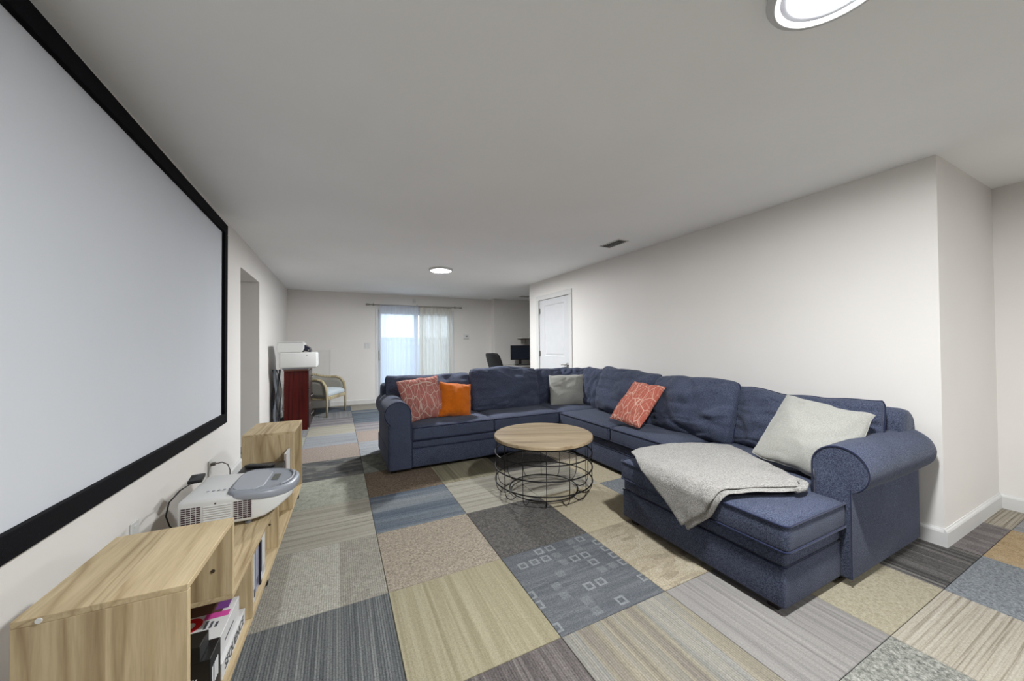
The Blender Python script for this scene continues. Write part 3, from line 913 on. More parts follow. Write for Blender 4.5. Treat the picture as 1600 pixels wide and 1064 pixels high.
# rolled arms
def roll_arm(along, f0, f1, cc, cz, R, inner, outer, sgn):
    """along: axis of the roll, f0 front, f1 rear; cc roll centre across; panel from inner to outer; sgn = outward side"""
    def P(a, c, z): return (a, c, z) if along == 'x' else (c, a, z)
    N = 36
    st = []
    L = f1 - f0
    e = 0.02 if L > 0 else -0.02
    for a, k in ((f0, 0.965), (f0 + e * 0.3, 0.99), (f0 + e * 0.8, 1.0), (f0 + L * 0.3, 1.02), (f0 + L * 0.6, 1.03), (f0 + L * 0.9, 1.02), (f1 - e, 0.99), (f1, 0.92)):
        ring = []
        for q in range(N):
            t = 2 * PI * q / N
            rr = R * k * (1 + 0.03 * math.sin(2 * t + 0.4)) + 0.004 * noise.noise((a * 7, math.cos(t) * 2, math.sin(t) * 2))
            ring.append(P(a, cc + rr * math.cos(t) * 1.0, cz + rr * math.sin(t)))
        st.append(ring)
    arm = MB().loft(st).build('arm_roll', NV, sofa, world=True, auto=50)
    # welt round the scroll face
    sg = 1 if inner > outer else -1
    pth = [P(f0 - e * 0.05, cc + sg * 0.975 * R, 0.30)] + [P(f0 - e * 0.05, cc + sg * 0.975 * R * math.cos(math.radians(a)), cz + 0.975 * R * math.sin(math.radians(a))) for a in range(0, 236, 6)]
    MB().tube(pth, 0.005, n=6).build('piping', MAT['navy_pipe'], arm, smooth=True, world=True)
    # pleats gathered across the scroll face
    # upright panel below the roll
    lo, hi = min(inner, outer), max(inner, outer)
    p0, p1 = f0 - e * 0.02, f1 - e * 0.5
    a0, a1 = min(p0, p1), max(p0, p1)
    m = MB()
    m.rbox(*((a0, a1, lo, hi) if along == 'x' else (lo, hi, a0, a1)), ZB, cz, 0.014, 3)
    pan = m.build('arm_panel', NV, sofa, world=True, auto=40)
    for c in (inner, outer):
        MB().tube([P(p0, c, ZB + 0.01), P(p0, c, cz - R * 0.75)], 0.0045, n=6).build('piping', MAT['navy_pipe'], pan, world=True)
    MB().tube([P(p0, outer, cz - R * 0.8), P(p1, outer, cz - R * 0.8)], 0.0045, n=6).build('piping', MAT['navy_pipe'], pan, world=True)
roll_arm('y', FY - 0.02, 4.40, 0.510, 0.565, 0.122, 0.640, 0.425, -1)
roll_arm('x', 2.275, 3.16, 0.885, 0.575, 0.117, 0.995, 0.842, -1)
# feet
for fx, fy in ((0.47, FY + 0.06), (0.47, BKY - 0.07), (2.2, FY + 0.06), (1.82, 0.95), (1.82, 1.80), (2.34, 0.93), (3.08, 0.93), (2.40, 2.6), (3.08, 4.3)):
    MB().loft([[(fx + s * 0.022, fy + u * 0.022, 0) for s, u in ((-1, -1), (1, -1), (1, 1), (-1, 1))], [(fx + s * 0.032, fy + u * 0.032, 0.05) for s, u in ((-1, -1), (1, -1), (1, 1), (-1, 1))]]).build('foot', MAT['foot'], sofa, world=True)

# loose back cushions (parts of the sofa)
def back_cushion(loc, w, h, t, face, tilt=0.2, spin=0.0, seed=0, sag=0.0, pinch=0.02, wr=0.021, skew=0.0):
    mb, seam = pillow_mesh(w, h, t, 56, seed, wr, pinch, 0.36, sag, corner=0.07, skew=skew, freq=1.0)
    Mx = place(loc, face, tilt, spin)
    mb.xf(Mx)
    o = mb.build('back_cushion', NV, sofa, smooth=True, world=True)
    MB().tube([Mx @ Vector(p) for p in seam], 0.005, closed=True, n=5).build('piping', MAT['navy_pipe'], o, smooth=True, world=True)
    return o
back_cushion((0.965, 4.10, 0.655), 1.00, 0.50, 0.26, 0.0, 0.24, 0.0, 11, 0.04, skew=-0.02)
back_cushion((1.885, 4.04, 0.668), 0.95, 0.54, 0.32, 0.0, 0.26, 0.02, 12, -0.02)
back_cushion((2.58, 4.12, 0.655), 0.56, 0.50, 0.22, 0.0, 0.18, 0.0, 13, 0.02)
back_cushion((2.90, 3.98, 0.655), 0.46, 0.50, 0.20, -0.75, 0.18, 0.0, 14, 0.02)
back_cushion((2.93, 3.58, 0.665), 0.56, 0.52, 0.18, -PI / 2, 0.18, 0.0, 15, 0.02)
back_cushion((2.80, 2.90, 0.688), 0.92, 0.54, 0.28, -PI / 2 - 0.04, 0.30, 0.045, 16, 0.02, skew=-0.04)
back_cushion((2.79, 2.10, 0.660), 0.80, 0.51, 0.36, -PI / 2, 0.27, 0.0, 17, -0.02, wr=0.028)
back_cushion((2.84, 1.33, 0.655), 0.88, 0.48, 0.24, -PI / 2, 0.22, 0.0, 18, 0.08)

# ------------------------------------------------------------------ throw pillows
def pattern_pink(name, bgc, dark, line, seed):
    t = NT(name, 0.95, 0.1)
    v = t.coord('Object')
    f = t.noise(v, 200, 2)
    c = t.ramp(f, [(0.3, lin(dark)), (0.7, lin(bgc))])
    d = t.noise(t.coord('Object', loc=(seed, 0, seed)), 4.0, 2)
    mp = t.node('ShaderNodeVectorMath', operation='ADD')
    sc = t.node('ShaderNodeVectorMath', operation='SCALE'); sc.inputs['Scale'].default_value = 0.10
    nz = t.node('ShaderNodeTexNoise'); nz.inputs['Scale'].default_value = 3.0
    t.link(v, nz.inputs['Vector']); t.link(nz.outputs['Color'], sc.inputs[0])
    t.link(t.coord('Object', loc=(seed, 0, seed)), mp.inputs[0]); t.link(sc.outputs[0], mp.inputs[1])
    w = t.node('ShaderNodeTexVoronoi'); w.feature = 'DISTANCE_TO_EDGE'; w.inputs['Scale'].default_value = 11.0
    m2 = t.node('ShaderNodeMapping'); m2.inputs['Scale'].default_value = (1.5, 0.05, 0.75)
    t.link(mp.outputs[0], m2.inputs['Vector']); t.link(m2.outputs[0], w.inputs['Vector'])
    ln = t.math('LESS_THAN', w.outputs['Distance'], 0.032)
    wv = t.node('ShaderNodeTexVoronoi'); wv.feature = 'DISTANCE_TO_EDGE'; wv.inputs['Scale'].default_value = 21
    m3 = t.node('ShaderNodeMapping'); m3.inputs['Scale'].default_value = (2.4, 0.05, 0.5); m3.inputs['Rotation'].default_value = (0, 0.5, 0)
    t.link(mp.outputs[0], m3.inputs['Vector']); t.link(m3.outputs[0], wv.inputs['Vector'])
    ln2 = t.math('LESS_THAN', wv.outputs['Distance'], 0.028)
    k = t.math('MULTIPLY', t.math('MAXIMUM', ln, t.math('MULTIPLY', ln2, 0.6)), 0.85)
    c = t.mix(c, lin(line), k)
    t.color(c); t.bump(f, 0.3, 0.002)
    return t.m
def throw(label, loc, w, h, t, face, tilt, spin, mat, seed, pinch=0.06, wr=0.008):
    root = thing('throw_pillow', label, 'pillow', (loc[0], loc[1], 0.43), 0, 'throw pillows on the sofa')
    mb, seam = pillow_mesh(w, h, t, 40, seed, wr, pinch, 0.48, corner=0.03)
    Mx = place(loc, face, tilt, spin)
    me = mb.mesh('cover'); 
    o = new_obj('cover', me, mat, root, True)
    ML = Matrix.Translation(-Vector(loc) + Vector((0, 0, loc[2] - 0.43))) @ Mx
    o.matrix_local = ML
    s = MB().tube(seam, 0.0028, closed=True, n=5).build('seam', mat, root, smooth=True)
    s.matrix_local = ML
    return root
pk1 = pattern_pink('pillow_coral_vines', (176, 112, 103), (148, 86, 80), (200, 178, 165), 1.3)
pk2 = pattern_pink('pillow_coral_leaves', (180, 104, 88), (154, 80, 68), (204, 168, 152), 4.1)
ora = fabric('pillow_orange', (176, 84, 10), (206, 110, 22), None, 240, 0.3, 0.15)
wht = fabric('pillow_white', (140, 139, 133), (160, 159, 153), None, 200, 0.35, 0.06)
throw('dusty pink pillow with white vine lines beside the far rolled arm', (0.80, 3.82, 0.655), 0.46, 0.46, 0.20, 0.12, 0.28, -0.10, pk1, 21)
throw('plain orange pillow leaning against the vine-patterned pillow', (1.165, 3.81, 0.615), 0.37, 0.38, 0.19, 0.0, 0.32, 0.12, ora, 22)
throw('cream white square pillow standing in the corner of the sectional', (2.70, 3.84, 0.62), 0.50, 0.42, 0.19, -0.35, 0.30, -0.02, wht, 23)
throw('coral pillow with white leaf pattern tilted on the long run', (2.545, 2.50, 0.655), 0.41, 0.47, 0.15, -PI / 2 - 0.02, 0.70, 0.07, pk2, 24)
throw('large cream white pillow lying against the near rolled arm', (2.56, 1.135, 0.655), 0.46, 0.49, 0.20, -PI / 2 + 0.14, 0.70, 0.19, wht, 25)

# ------------------------------------------------------------------ knitted throw blanket on the chaise
t = NT('knit_grey', 1.0, 0.05)
v = t.coord()
w = t.noise(t.coord(scale=(110, 260, 160)), 1.0, 2, 0.6)
f = t.noise(v, 140, 3, 0.7)
c = t.mix(t.ramp(f, [(0.3, lin((108, 105, 102))), (0.65, lin((168, 165, 160)))]), t.ramp(w, [(0.3, (0.75,) * 3), (0.65, (1.08,) * 3)]), 0.8, 'MULTIPLY')
t.color(c); t.bump(t.math('ADD', w, f), 0.7, 0.005)
t.b.inputs['Sheen Weight'].default_value = 0.3
MAT['knit'] = t.m
blanket = thing('knitted_blanket', 'light grey knitted blanket tossed over the chaise', 'blanket', (2.1, 1.45, 0.43))
EX, ZT = 1.737, 0.458
def poly_at(P, q):
    L = [0]
    for a, b in zip(P, P[1:]): L.append(L[-1] + math.dist(a, b))
    d = q * L[-1]
    for i in range(len(P) - 1):
        if d <= L[i + 1] or i == len(P) - 2:
            s = (d - L[i]) / max(1e-9, L[i + 1] - L[i])
            return Vector((P[i][0] + (P[i + 1][0] - P[i][0]) * s, P[i][1] + (P[i + 1][1] - P[i][1]) * s))
def coons(B, T, Lf, Rt, u, v):
    b, tp, l, r = poly_at(B, u), poly_at(T, u), poly_at(Lf, v), poly_at(Rt, v)
    return (1 - v) * b + v * tp + (1 - u) * l + u * r - ((1 - u) * (1 - v) * Vector(B[0]) + u * (1 - v) * Vector(B[-1]) + (1 - u) * v * Vector(T[0]) + u * v * Vector(T[-1]))
def drape(B, T, Lf, Rt, n, lift, seed, amp=0.010, hemroll=0.0):
    V = []; F = []
    for j in range(n + 1):
        for i in range(n + 1):
            p = coons(B, T, Lf, Rt, i / n, j / n)
            X, Y = p
            wv = amp * (noise.noise((X * 5 + seed, Y * 5, seed)) + 0.6 * noise.noise((X * 11 + seed, Y * 11, 2)))
            rad = 0.03
            if X > EX + rad: x, z, nx, nz = X, ZT - 0.004 + 0.012 * min(1, (X - EX) / 0.15), 0, 1
            else:
                s = (EX + rad) - X
                if s < rad * PI / 2:
                    a = s / rad; x = EX + rad - rad * math.sin(a); z = ZT - rad + rad * math.cos(a); nx, nz = -math.sin(a), math.cos(a)
                else:
                    x = EX - 0.002 * 0; z = ZT - rad - (s - rad * PI / 2); nx, nz = -1, 0
                    x -= 0.012 + 0.02 * max(0, noise.noise((Y * 9, seed, 4)))
            h = lift + abs(wv) + 0.004
            V.append((x + nx * h, Y, z + nz * h))
    for j in range(n):
        for i in range(n):
            a = j * (n + 1) + i
            F.append((a, a + 1, a + n + 2, a + n + 1))
    return MB().add(V, F)
# outline in unfolded plan (x below the chaise edge hangs down its side)
Bn = [(1.50, 1.36), (1.63, 1.22), (1.80, 1.13), (2.02, 1.03), (2.12, 0.985)]
Tn = [(1.80, 1.83), (1.95, 1.85), (2.20, 1.835), (2.40, 1.74), (2.53, 1.60)]
Ln = [(1.50, 1.36), (1.60, 1.47), (1.70, 1.62), (1.80, 1.83)]
Rn = [(2.12, 0.985), (2.22, 1.05), (2.36, 1.27), (2.53, 1.60)]
drape(Bn, Tn, Ln, Rn, 44, 0.012, 3.0).build('top_layer', MAT['knit'], blanket, smooth=True, world=True, solid=0.012, subsurf=1)
Bn2 = [(1.485, 1.33), (1.62, 1.19), (1.80, 1.10), (2.00, 1.00), (2.09, 0.965)]
Tn2 = [(1.86, 1.86), (1.97, 1.875), (2.2, 1.84), (2.36, 1.70), (2.44, 1.56)]
Ln2 = [(1.485, 1.33), (1.585, 1.40), (1.72, 1.60), (1.86, 1.86)]
Rn2 = [(2.09, 0.965), (2.18, 1.02), (2.30, 1.27), (2.44, 1.56)]
drape(Bn2, Tn2, Ln2, Rn2, 36, 0.001, 9.0, 0.006).build('under_layer', MAT['knit'], blanket, smooth=True, world=True, solid=0.008, subsurf=1)
# rolled hem and bunched tail
MB().tube([(2.06, 0.975, 0.475), (2.12, 0.972, 0.478), (2.185, 0.995, 0.479), (2.215, 1.045, 0.478), (2.25, 1.10, 0.478)], [0.012, 0.017, 0.020, 0.016, 0.008], n=10).build('rolled_hem', MAT['knit'], blanket, smooth=True, world=True)

# ------------------------------------------------------------------ round coffee table
TX, TY, TZ, TR = 1.55, 2.575, 0.47, 0.411
table = thing('coffee_table', 'round wooden coffee table on a black wire drum base', 'table', (TX, TY, 0), math.radians(-24))
planks = 7
for k in range(planks):
    # planks clipped to the disc
    ya = -TR + 2 * TR * k / planks; yb = ya + 2 * TR / planks
    RR = TR - 0.006
    pts = []
    m = 14
    for s in range(m + 1):
        y = max(-RR, min(RR, ya + 0.0006 + (yb - ya - 0.0012) * s / m)); pts.append((math.sqrt(max(0, RR * RR - y * y)), y))
    low = [(-x, y) for x, y in reversed(pts)]
    ring = pts + low
    z1 = TZ
    q = MB().loft([[(x, y, TZ - 0.022) for x, y in ring], [(x, y, z1) for x, y in ring]])
    pl = q.build('plank', MAT['mango'], table)
MB().lathe([(TR - 0.006, TZ - 0.026), (TR, TZ - 0.024), (TR, TZ - 0.004), (TR - 0.003, TZ), (TR - 0.006, TZ - 0.001), (TR - 0.006, TZ - 0.026)], n=72, cap0=False, cap1=False).build('top_rim', MAT['mango'], table, smooth=False)
def hoop(r, z, rad, name='hoop'):
    MB().tube([(r * math.cos(2 * PI * k / 64), r * math.sin(2 * PI * k / 64), z) for k in range(64)], rad, closed=True, n=6).build(name, MAT['iron'], table, smooth=True)
MB().lathe([(0.36, TZ - 0.034), (0.398, TZ - 0.034), (0.398, TZ - 0.026), (0.36, TZ - 0.026), (0.36, TZ - 0.034)], n=64, cap0=False, cap1=False).build('top_band', MAT['iron'], table)
hoop(0.398, TZ - 0.033, 0.005)
for z in (0.33, 0.215, 0.105): hoop(0.404, z, 0.0056)
hoop(0.285, 0.022, 0.0056)
for k in range(14):
    a = 2 * PI * (k + 0.35) / 14
    pr = [(0.398, TZ - 0.03), (0.400, 0.36), (0.400, 0.22), (0.400, 0.10), (0.396, 0.062), (0.380, 0.030), (0.352, 0.010), (0.325, 0.005), (0.300, 0.012), (0.285, 0.022)]
    MB().tube([(r * math.cos(a), r * math.sin(a), z) for r, z in pr], 0.0032, n=5).build('wire', MAT['iron'], table, smooth=True)
# ------------------------------------------------------------------ lettering helper
def lettering(txt, size, mat, parent, matrix, name='lettering', extrude=0.0004, bold=False):
    cu = bpy.data.curves.new(name, 'FONT')
    cu.body = txt; cu.size = size; cu.extrude = extrude
    cu.align_x = 'CENTER'; cu.align_y = 'CENTER'
    if bold: cu.offset = size * 0.012
    tmp = bpy.data.objects.new('tmp_text', cu)
    C.objects.link(tmp)
    dg = bpy.context.evaluated_depsgraph_get()
    me = bpy.data.meshes.new_from_object(tmp.evaluated_get(dg))
    bpy.data.objects.remove(tmp)
    me.materials.clear()
    o = new_obj(name, me, mat, parent)
    o.matrix_local = matrix
    return o
def axes(loc, right, up):
    r = Vector(right).normalized(); u = Vector(up).normalized(); n = r.cross(u)
    m = Matrix((r, u, n)).transposed().to_4x4(); m.translation = Vector(loc)
    return m

# ------------------------------------------------------------------ low oak console
con = thing('media_console', 'low oak-look media console with two raised end boxes below the screen', 'console', (-0.345, 1.182, 0), math.radians(-2.0))
D, T = 0.305, 0.016
OY, OZ, OE = MAT['oak_y'], MAT['oak_z'], MAT['oak_edge']
def panel(name, b, mat, r=0.0012):
    return MB().rbox(*b, r, 1).build(name, mat, con)
ZT1, ZM, ZBt = 0.62, 0.36, 0.10     # top of boxes, top of long shelf, top of bottom board
LEN = 2.20
panel('long_shelf', (-D, 0, 0.385 - T, 1.775 + T, ZM - T, ZM), OY)
panel('bottom_board', (-D, 0, T, LEN - T, ZBt - T, ZBt), OY)
for a, b in ((0.0, 0.385), (1.775, LEN)):
    panel('box_top', (-D, 0, a, b, ZT1 - T, ZT1), OY)
p = panel('end_panel', (-D, 0, 0, T, ZBt - T, ZT1 - T), OZ)
MB().tube([(-D + 0.045, -0.0005, ZT1 - 0.008), (-D + 0.045, -0.0025, ZT1 - 0.008)], 0.0062, n=12).build('screw_cap', MAT['white_plastic'], con)
panel('end_panel', (-D, 0, LEN - T, LEN, ZBt - T, ZT1 - T), OZ)
panel('box_side', (-D, 0, 0.385 - T, 0.385, ZM, ZT1 - T), OZ)
panel('box_side', (-D, 0, 1.775, 1.775 + T, ZM, ZT1 - T), OZ)
panel('back_panel', (-D, -D + 0.004, T, 0.385 - T, ZBt, ZT1 - T), OY)
panel('back_panel', (-D, -D + 0.004, 1.775 + T, LEN - T, ZBt, ZT1 - T), OY)
panel('back_panel', (-D, -D + 0.004, 0.385 - T + 0.001, 0.62, ZBt, ZM - T), OY)
for y in (0.622, 1.19, 1.70):
    panel('divider', (-D, 0, y, y + T, ZBt, ZM - T), OZ)
for x, y, z, nx in ((-0.055, 0.3685, 0.455, 1), (-0.04, 1.189, 0.235, 1), (-0.05, 0.6215, 0.19, 1)):
    MB().tube([(x, y, z), (x, y - 0.002, z)], 0.006, n=10).build('cam_screw', MAT['brass'], con)
for y in (0.03, 1.02, LEN - 0.05):
    for x in (-0.03, -D + 0.03):
        m = MB().rbox(x - 0.016, x + 0.016, y - 0.016, y + 0.016, 0.03, ZBt - T, .002, 1)
        lg = m.build('leg', OZ, con)
        MB().lathe([(0.011, 0.0), (0.014, 0.004), (0.014, 0.02), (0.009, 0.031)], x, y, 14).build('caster', MAT['black_plastic'], lg, smooth=True)
CM = Matrix.Translation(con.location) @ Matrix.Rotation(math.radians(-2.0), 4, 'Z')
def on_console(name, label, cat, x, y, z, rz=0.0, group=None):
    w = CM @ Vector((x, y, z))
    return thing(name, label, cat, w, math.radians(-2.0) + rz, group)

# board game boxes in the near compartment
paper_w = plain('box_white', (200, 199, 198), 0.5, var=0.03)
paper_k = plain('box_black', (20, 20, 21), 0.4, var=0.1)
ink = plain('ink_dark', (70, 72, 78), 0.6)
ink_w = plain('ink_white', (232, 232, 232), 0.5)
red = plain('print_red', (186, 22, 34), 0.45)
mag = plain('print_magenta', (196, 72, 148), 0.45)
brn = plain('print_brown', (92, 66, 56), 0.5)
pur = plain('print_purple', (112, 62, 128), 0.5)
q = on_console('board_game_box', 'white board game box with SEQUENCE on its edge under another white box', 'game box', -0.15, 0.47, ZBt + 0.0005)
MB().rbox(-0.13, 0.13, -0.138, 0.142, 0, 0.056, .002).build('lid', paper_w, q)
lettering('SEQUENCE', 0.046, ink, q, axes((0.1305, 0.0, 0.028), (0, 1, 0), (0, 0, 1)), bold=True)
q = on_console('board_game_box', 'white game box with red badge and magenta strip on its lid', 'game box', -0.16, 0.445, ZBt + 0.057)
lid = MB().rbox(-0.13, 0.13, -0.115, 0.125, 0, 0.078, .002).build('lid', paper_w, q)
MB().box(-0.128, 0.095, 0.052, 0.123, 0.0782, 0.0788).build('lid_picture', brn, q)
MB().box(0.05, 0.122, 0.020, 0.051, 0.0782, 0.0789).build('lid_strip', mag, q)
MB().box(0.07, 0.11, 0.066, 0.115, 0.0787, 0.0794).build('lid_print', pur, q)
MB().lathe([(0.040, 0.0782), (0.040, 0.0794), (0.020, 0.0794), (0.020, 0.0782)], 0.012, 0.005, 28, cap0=False, cap1=False).build('red_badge', red, q)
for k in range(3):
    MB().box(0.062 + k * 0.016, 0.07 + k * 0.016, -0.03, 0.012 - k * 0.008, 0.0782, 0.0788).build('lid_caption', ink, q)
MB().box(0.1301, 0.1306, -0.05, 0.05, 0.03, 0.036).build('edge_caption', ink, q)
q = on_console('card_game_box', 'black card game box with white print, lower of two in the console', 'game box', -0.12, 0.268, ZBt + 0.0005)
MB().rbox(-0.10, 0.10, -0.045, 0.05, 0, 0.158, .002).build('carton', paper_k, q)
lettering('ity', 0.026, ink_w, q, axes((0.055, -0.0456, 0.105), (1, 0, 0), (0, 0, 1)), bold=True)
lettering('EE', 0.04, ink_w, q, axes((0.055, -0.0456, 0.05), (1, 0, 0), (0, 0, 1)), bold=True)
for k in range(5): MB().box(0.1002, 0.1007, -0.03 + k * 0.012, -0.024 + k * 0.012, 0.06, 0.12).build('edge_print', ink_w, q)
q = on_console('card_game_box', 'small black card box stacked on the larger black game box', 'game box', -0.135, 0.262, ZBt + 0.159)
MB().rbox(-0.09, 0.09, -0.04, 0.035, 0, 0.047, .002).build('carton', paper_k, q)
lettering('ity', 0.02, ink_w, q, axes((0.05, -0.0406, 0.024), (1, 0, 0), (0, 0, 1)), bold=True)

# film cases and books in the middle compartment
cols = [((150, 60, 54), 'brick red'), ((30, 30, 32), 'black'), ((58, 64, 70), 'slate'), ((196, 198, 202), 'pale grey'), ((36, 42, 60), 'dark navy'), ((150, 152, 170), 'grey lilac'), ((30, 28, 40), 'inky'), ((206, 208, 212), 'white')]
yy = 0.648
names = ['first', 'second', 'third', 'fourth', 'fifth', 'sixth', 'seventh', 'eighth']
for k, (c, cn) in enumerate(cols):
    w = [0.016, 0.03, 0.022, 0.018, 0.028, 0.05, 0.024, 0.07][k]
    hgt = [0.19, 0.20, 0.195, 0.21, 0.20, 0.205, 0.2, 0.215][k]
    q = on_console('film_case', f'{cn} upright film case, {names[k]} from the game boxes in the console row', 'case', -0.10, yy + w / 2, ZBt + 0.0005, 0, 'upright cases in the console')
    MB().rbox(-0.08, 0.085 - 0.004 * (k % 3), -w / 2 + .0006, w / 2 - .0006, 0, hgt, .0015).build('case', plain('case_' + cn.replace(' ', '_'), c, 0.35), q)
    pc = plain('spine_' + cn.replace(' ', '_'), [(230, 220, 200), (214, 186, 84), (220, 220, 220), (60, 60, 70), (160, 170, 200), (90, 90, 110), (210, 210, 220), (170, 172, 180)][k], 0.5)
    MB().box(0.085 - 0.004 * (k % 3), 0.0855 - 0.004 * (k % 3), -w * 0.35, w * 0.35, 0.02, 0.055).build('spine_print', pc, q)
    yy += w + [0.001, 0.001, 0.004, 0.002, 0.03, 0.004, 0.012, 0][k]
q = on_console('picture_book', 'thin white book standing edge-on before the far console box', 'book', -0.03, 1.695, ZM + 0.0005)
MB().rbox(-0.007, 0.007, -0.07, 0.07, 0, 0.145, .001).build('cover', paper_w, q)
MB().box(-0.0045, 0.0045, -0.0705, 0.068, 0.003, 0.142).build('pages', plain('book_pages', (176, 150, 140), 0.8), q)

# ------------------------------------------------------------------ projector
prj = thing('projector', 'white and grey short-throw projector on the long console shelf', 'projector', (-0.44, 2.32, ZM), math.radians(-3))
def sect(x, hw0, hw1, zb, zt, rb=0.02, rt=0.025):
    """rounded rectangle in YZ at x: y from hw0 to hw1"""
    r = []
    for cy, cz, rad, a0 in ((hw1 - rb, zb + rb, rb, -90), (hw1 - rt, zt - rt, rt, 0), (hw0 + rt, zt - rt, rt, 90), (hw0 + rb, zb + rb, rb, 180)):
        for s in range(5):
            a = math.radians(a0 + 90 * s / 4)
            r.append((x, cy + rad * math.cos(a), cz + rad * math.sin(a)))
    return r
S = [(-0.215, -0.185, 0.150, 0.035, 0.135), (-0.208, -0.20, 0.163, 0.024, 0.150), (-0.19, -0.205, 0.167, 0.020, 0.155), (0.0, -0.205, 0.167, 0.020, 0.147), (0.07, -0.203, 0.165, 0.020, 0.135), (0.12, -0.194, 0.158, 0.027, 0.124), (0.165, -0.172, 0.140, 0.046, 0.115), (0.20, -0.14, 0.115, 0.068, 0.108), (0.222, -0.10, 0.08, 0.082, 0.102)]
MB().loft([sect(x, a, b, z0, z1, min(0.012, (z1 - z0) * .4), min(0.016, (z1 - z0) * .4)) for x, a, b, z0, z1 in S]).build('body', MAT['white_plastic'], prj, auto=45)
# grey cover: rounded shell over the lens end
def outline(s):
    pts = []
    P0 = [(-0.045, -0.10), (-0.035, -0.165), (0.0, -0.203), (0.06, -0.209), (0.115, -0.203), (0.165, -0.182), (0.205, -0.146), (0.232, -0.095), (0.244, -0.03), (0.244, 0.04), (0.232, 0.105), (0.205, 0.155), (0.165, 0.19), (0.115, 0.21), (0.06, 0.216), (0.0, 0.21), (-0.035, 0.172), (-0.045, 0.105), (-0.048, 0.0)]
    cx, cy = 0.09, 0.003
    P0 = [(x, y if y < 0 else y * 0.79) for x, y in P0]
    return [(cx + (x - cx) * s, cy + (y - cy) * s) for x, y in P0]
def zc(x): return 0.152 - 0.10 * max(0, x - 0.0) ** 1.15
R = []
for s, dz in ((0.985, -0.028), (1.0, -0.02), (1.0, -0.004), (0.985, 0.004), (0.95, 0.009), (0.88, 0.012), (0.84, 0.007), (0.6, 0.006), (0.2, 0.006)):
    R.append([(x, y, zc(x) + dz) for x, y in outline(s)])
MB().loft(R).build('lens_cover', MAT['grey_plastic'], prj, auto=35)
R = [[(x, y, zc(x) + dz) for x, y in [( -0.03 + i * 0, 0) for i in ()] or [(-0.03, -0.12), (0.0, -0.165), (0.07, -0.165), (0.105, -0.12), (0.105, 0.09), (0.07, 0.13), (0.0, 0.13), (-0.03, 0.09)]] for dz in (0.004, 0.0125)]
MB().loft(R).build('raised_panel', MAT['grey_light'], prj, bevel=0.004, auto=40)
MB().add([(0.118, -0.035, zc(0.118) + 0.0075), (0.15, -0.035, zc(0.15) + 0.0075), (0.15, 0.055, zc(0.15) + 0.0075), (0.118, 0.055, zc(0.118) + 0.0075)] + [(0.118, -0.035, zc(0.118) + 0.009), (0.15, -0.035, zc(0.15) + 0.009), (0.15, 0.055, zc(0.15) + 0.009), (0.118, 0.055, zc(0.118) + 0.009)], [(0, 1, 5, 4), (1, 2, 6, 5), (2, 3, 7, 6), (3, 0, 4, 7), (4, 5, 6, 7)]).build('lens_window', MAT['lens'], prj)
MB().tube([(zx, zy, zc(zx) + 0.012) for zx, zy in [(0.175, -0.12), (0.2, -0.085), (0.212, -0.04), (0.214, 0.03), (0.205, 0.075), (0.185, 0.105)]], 0.006, n=8).build('rim_highlight', MAT['grey_light'], prj, smooth=True)  # highlight along the cover's rim, put in as a paler grey tube
yf = -0.2055
def vent_block(x0, nc, rows, cw, gap):
    g = MB()
    for cI in range(nc):
        for rI in range(rows):
            xx = x0 + cI * (cw + gap); zz = 0.038 + rI * 0.0098
            g.box(xx, xx + cw, yf - 0.0008, yf + 0.004, zz, zz + 0.0058)
    o = g.build('vent_slots', MAT['slot'], prj); o['kind'] = 'stuff'
vent_block(-0.196, 4, 9, 0.015, 0.0035)
vent_block(0.0, 4, 9, 0.015, 0.0035)
for k in range(8):
    MB().rbox(-0.115, -0.01, yf - 0.003, yf + 0.003, 0.038 + k * 0.0108, 0.0438 + k * 0.0108, .001, 1).build('louvre', MAT['white_plastic'], prj)
for k in range(5):
    MB().lathe([(0.006, 0.1535), (0.006, 0.1555), (0.004, 0.1565)], -0.13 + k * 0.022, -0.10, 12).build('button', MAT['grey_light'], prj)
MB().lathe([(0.004, 0), (0.004, 0.002)], 0, 0, 10).xf(Matrix.Translation((-0.07, yf + 0.001, 0.128)) @ Matrix.Rotation(PI / 2, 4, 'X')).build('ir_sensor', MAT['slot'], prj)
for x, y in ((-0.10, -0.17), (-0.10, 0.13), (0.05, -0.17), (0.05, 0.13)):
    MB().lathe([(0.014, 0.0), (0.014, 0.01), (0.007, 0.012), (0.007, 0.024)], x, y, 14).build('foot', MAT['grey_plastic'], prj, smooth=True)

# small black devices
q = thing('streaming_box', 'slim black box resting on the rear edge of the projector with a black cable', 'media player', (-0.672, 2.44, ZM + 0.145), math.radians(8))
MB().rbox(-0.035, 0.025, -0.06, 0.06, 0.011, 0.027, .004).build('case', MAT['black_plastic'], q, auto=40)
MB().tube([(-0.02, -0.075, 0.018), (-0.05, -0.13, 0.01), (-0.085, -0.16, -0.03), (-0.095, -0.165, -0.09), (-0.085, -0.15, -0.145), (-0.06, -0.12, -0.20), (-0.05, -0.05, -0.35), (-0.05, 0.05, -0.50)], 0.0035, n=6).build('cable', MAT['black_plastic'], q, smooth=True)
q = on_console('disc_player', 'black disc player on the shelf between the projector and the far console box', 'disc player', -0.140, 1.525, ZM + 0.0005, 0.0)
MB().rbox(-0.118, 0.110, -0.105, 0.115, 0.006, 0.098, .004).build('case', MAT['black_plastic'], q, auto=40)
MB().box(0.1095, 0.1108, -0.10, 0.11, 0.080, 0.083).build('front_line', MAT['chrome'], q)
for x in (-0.1, 0.09):
    for y in (-0.09, 0.1): MB().lathe([(0.01, 0), (0.01, 0.007)], x, y, 10).build('foot', MAT['dark'], q)
q = on_console('remote_control', 'black remote control lying on top of the black disc player', 'remote', -0.155, 1.54, ZM + 0.099, math.radians(62))
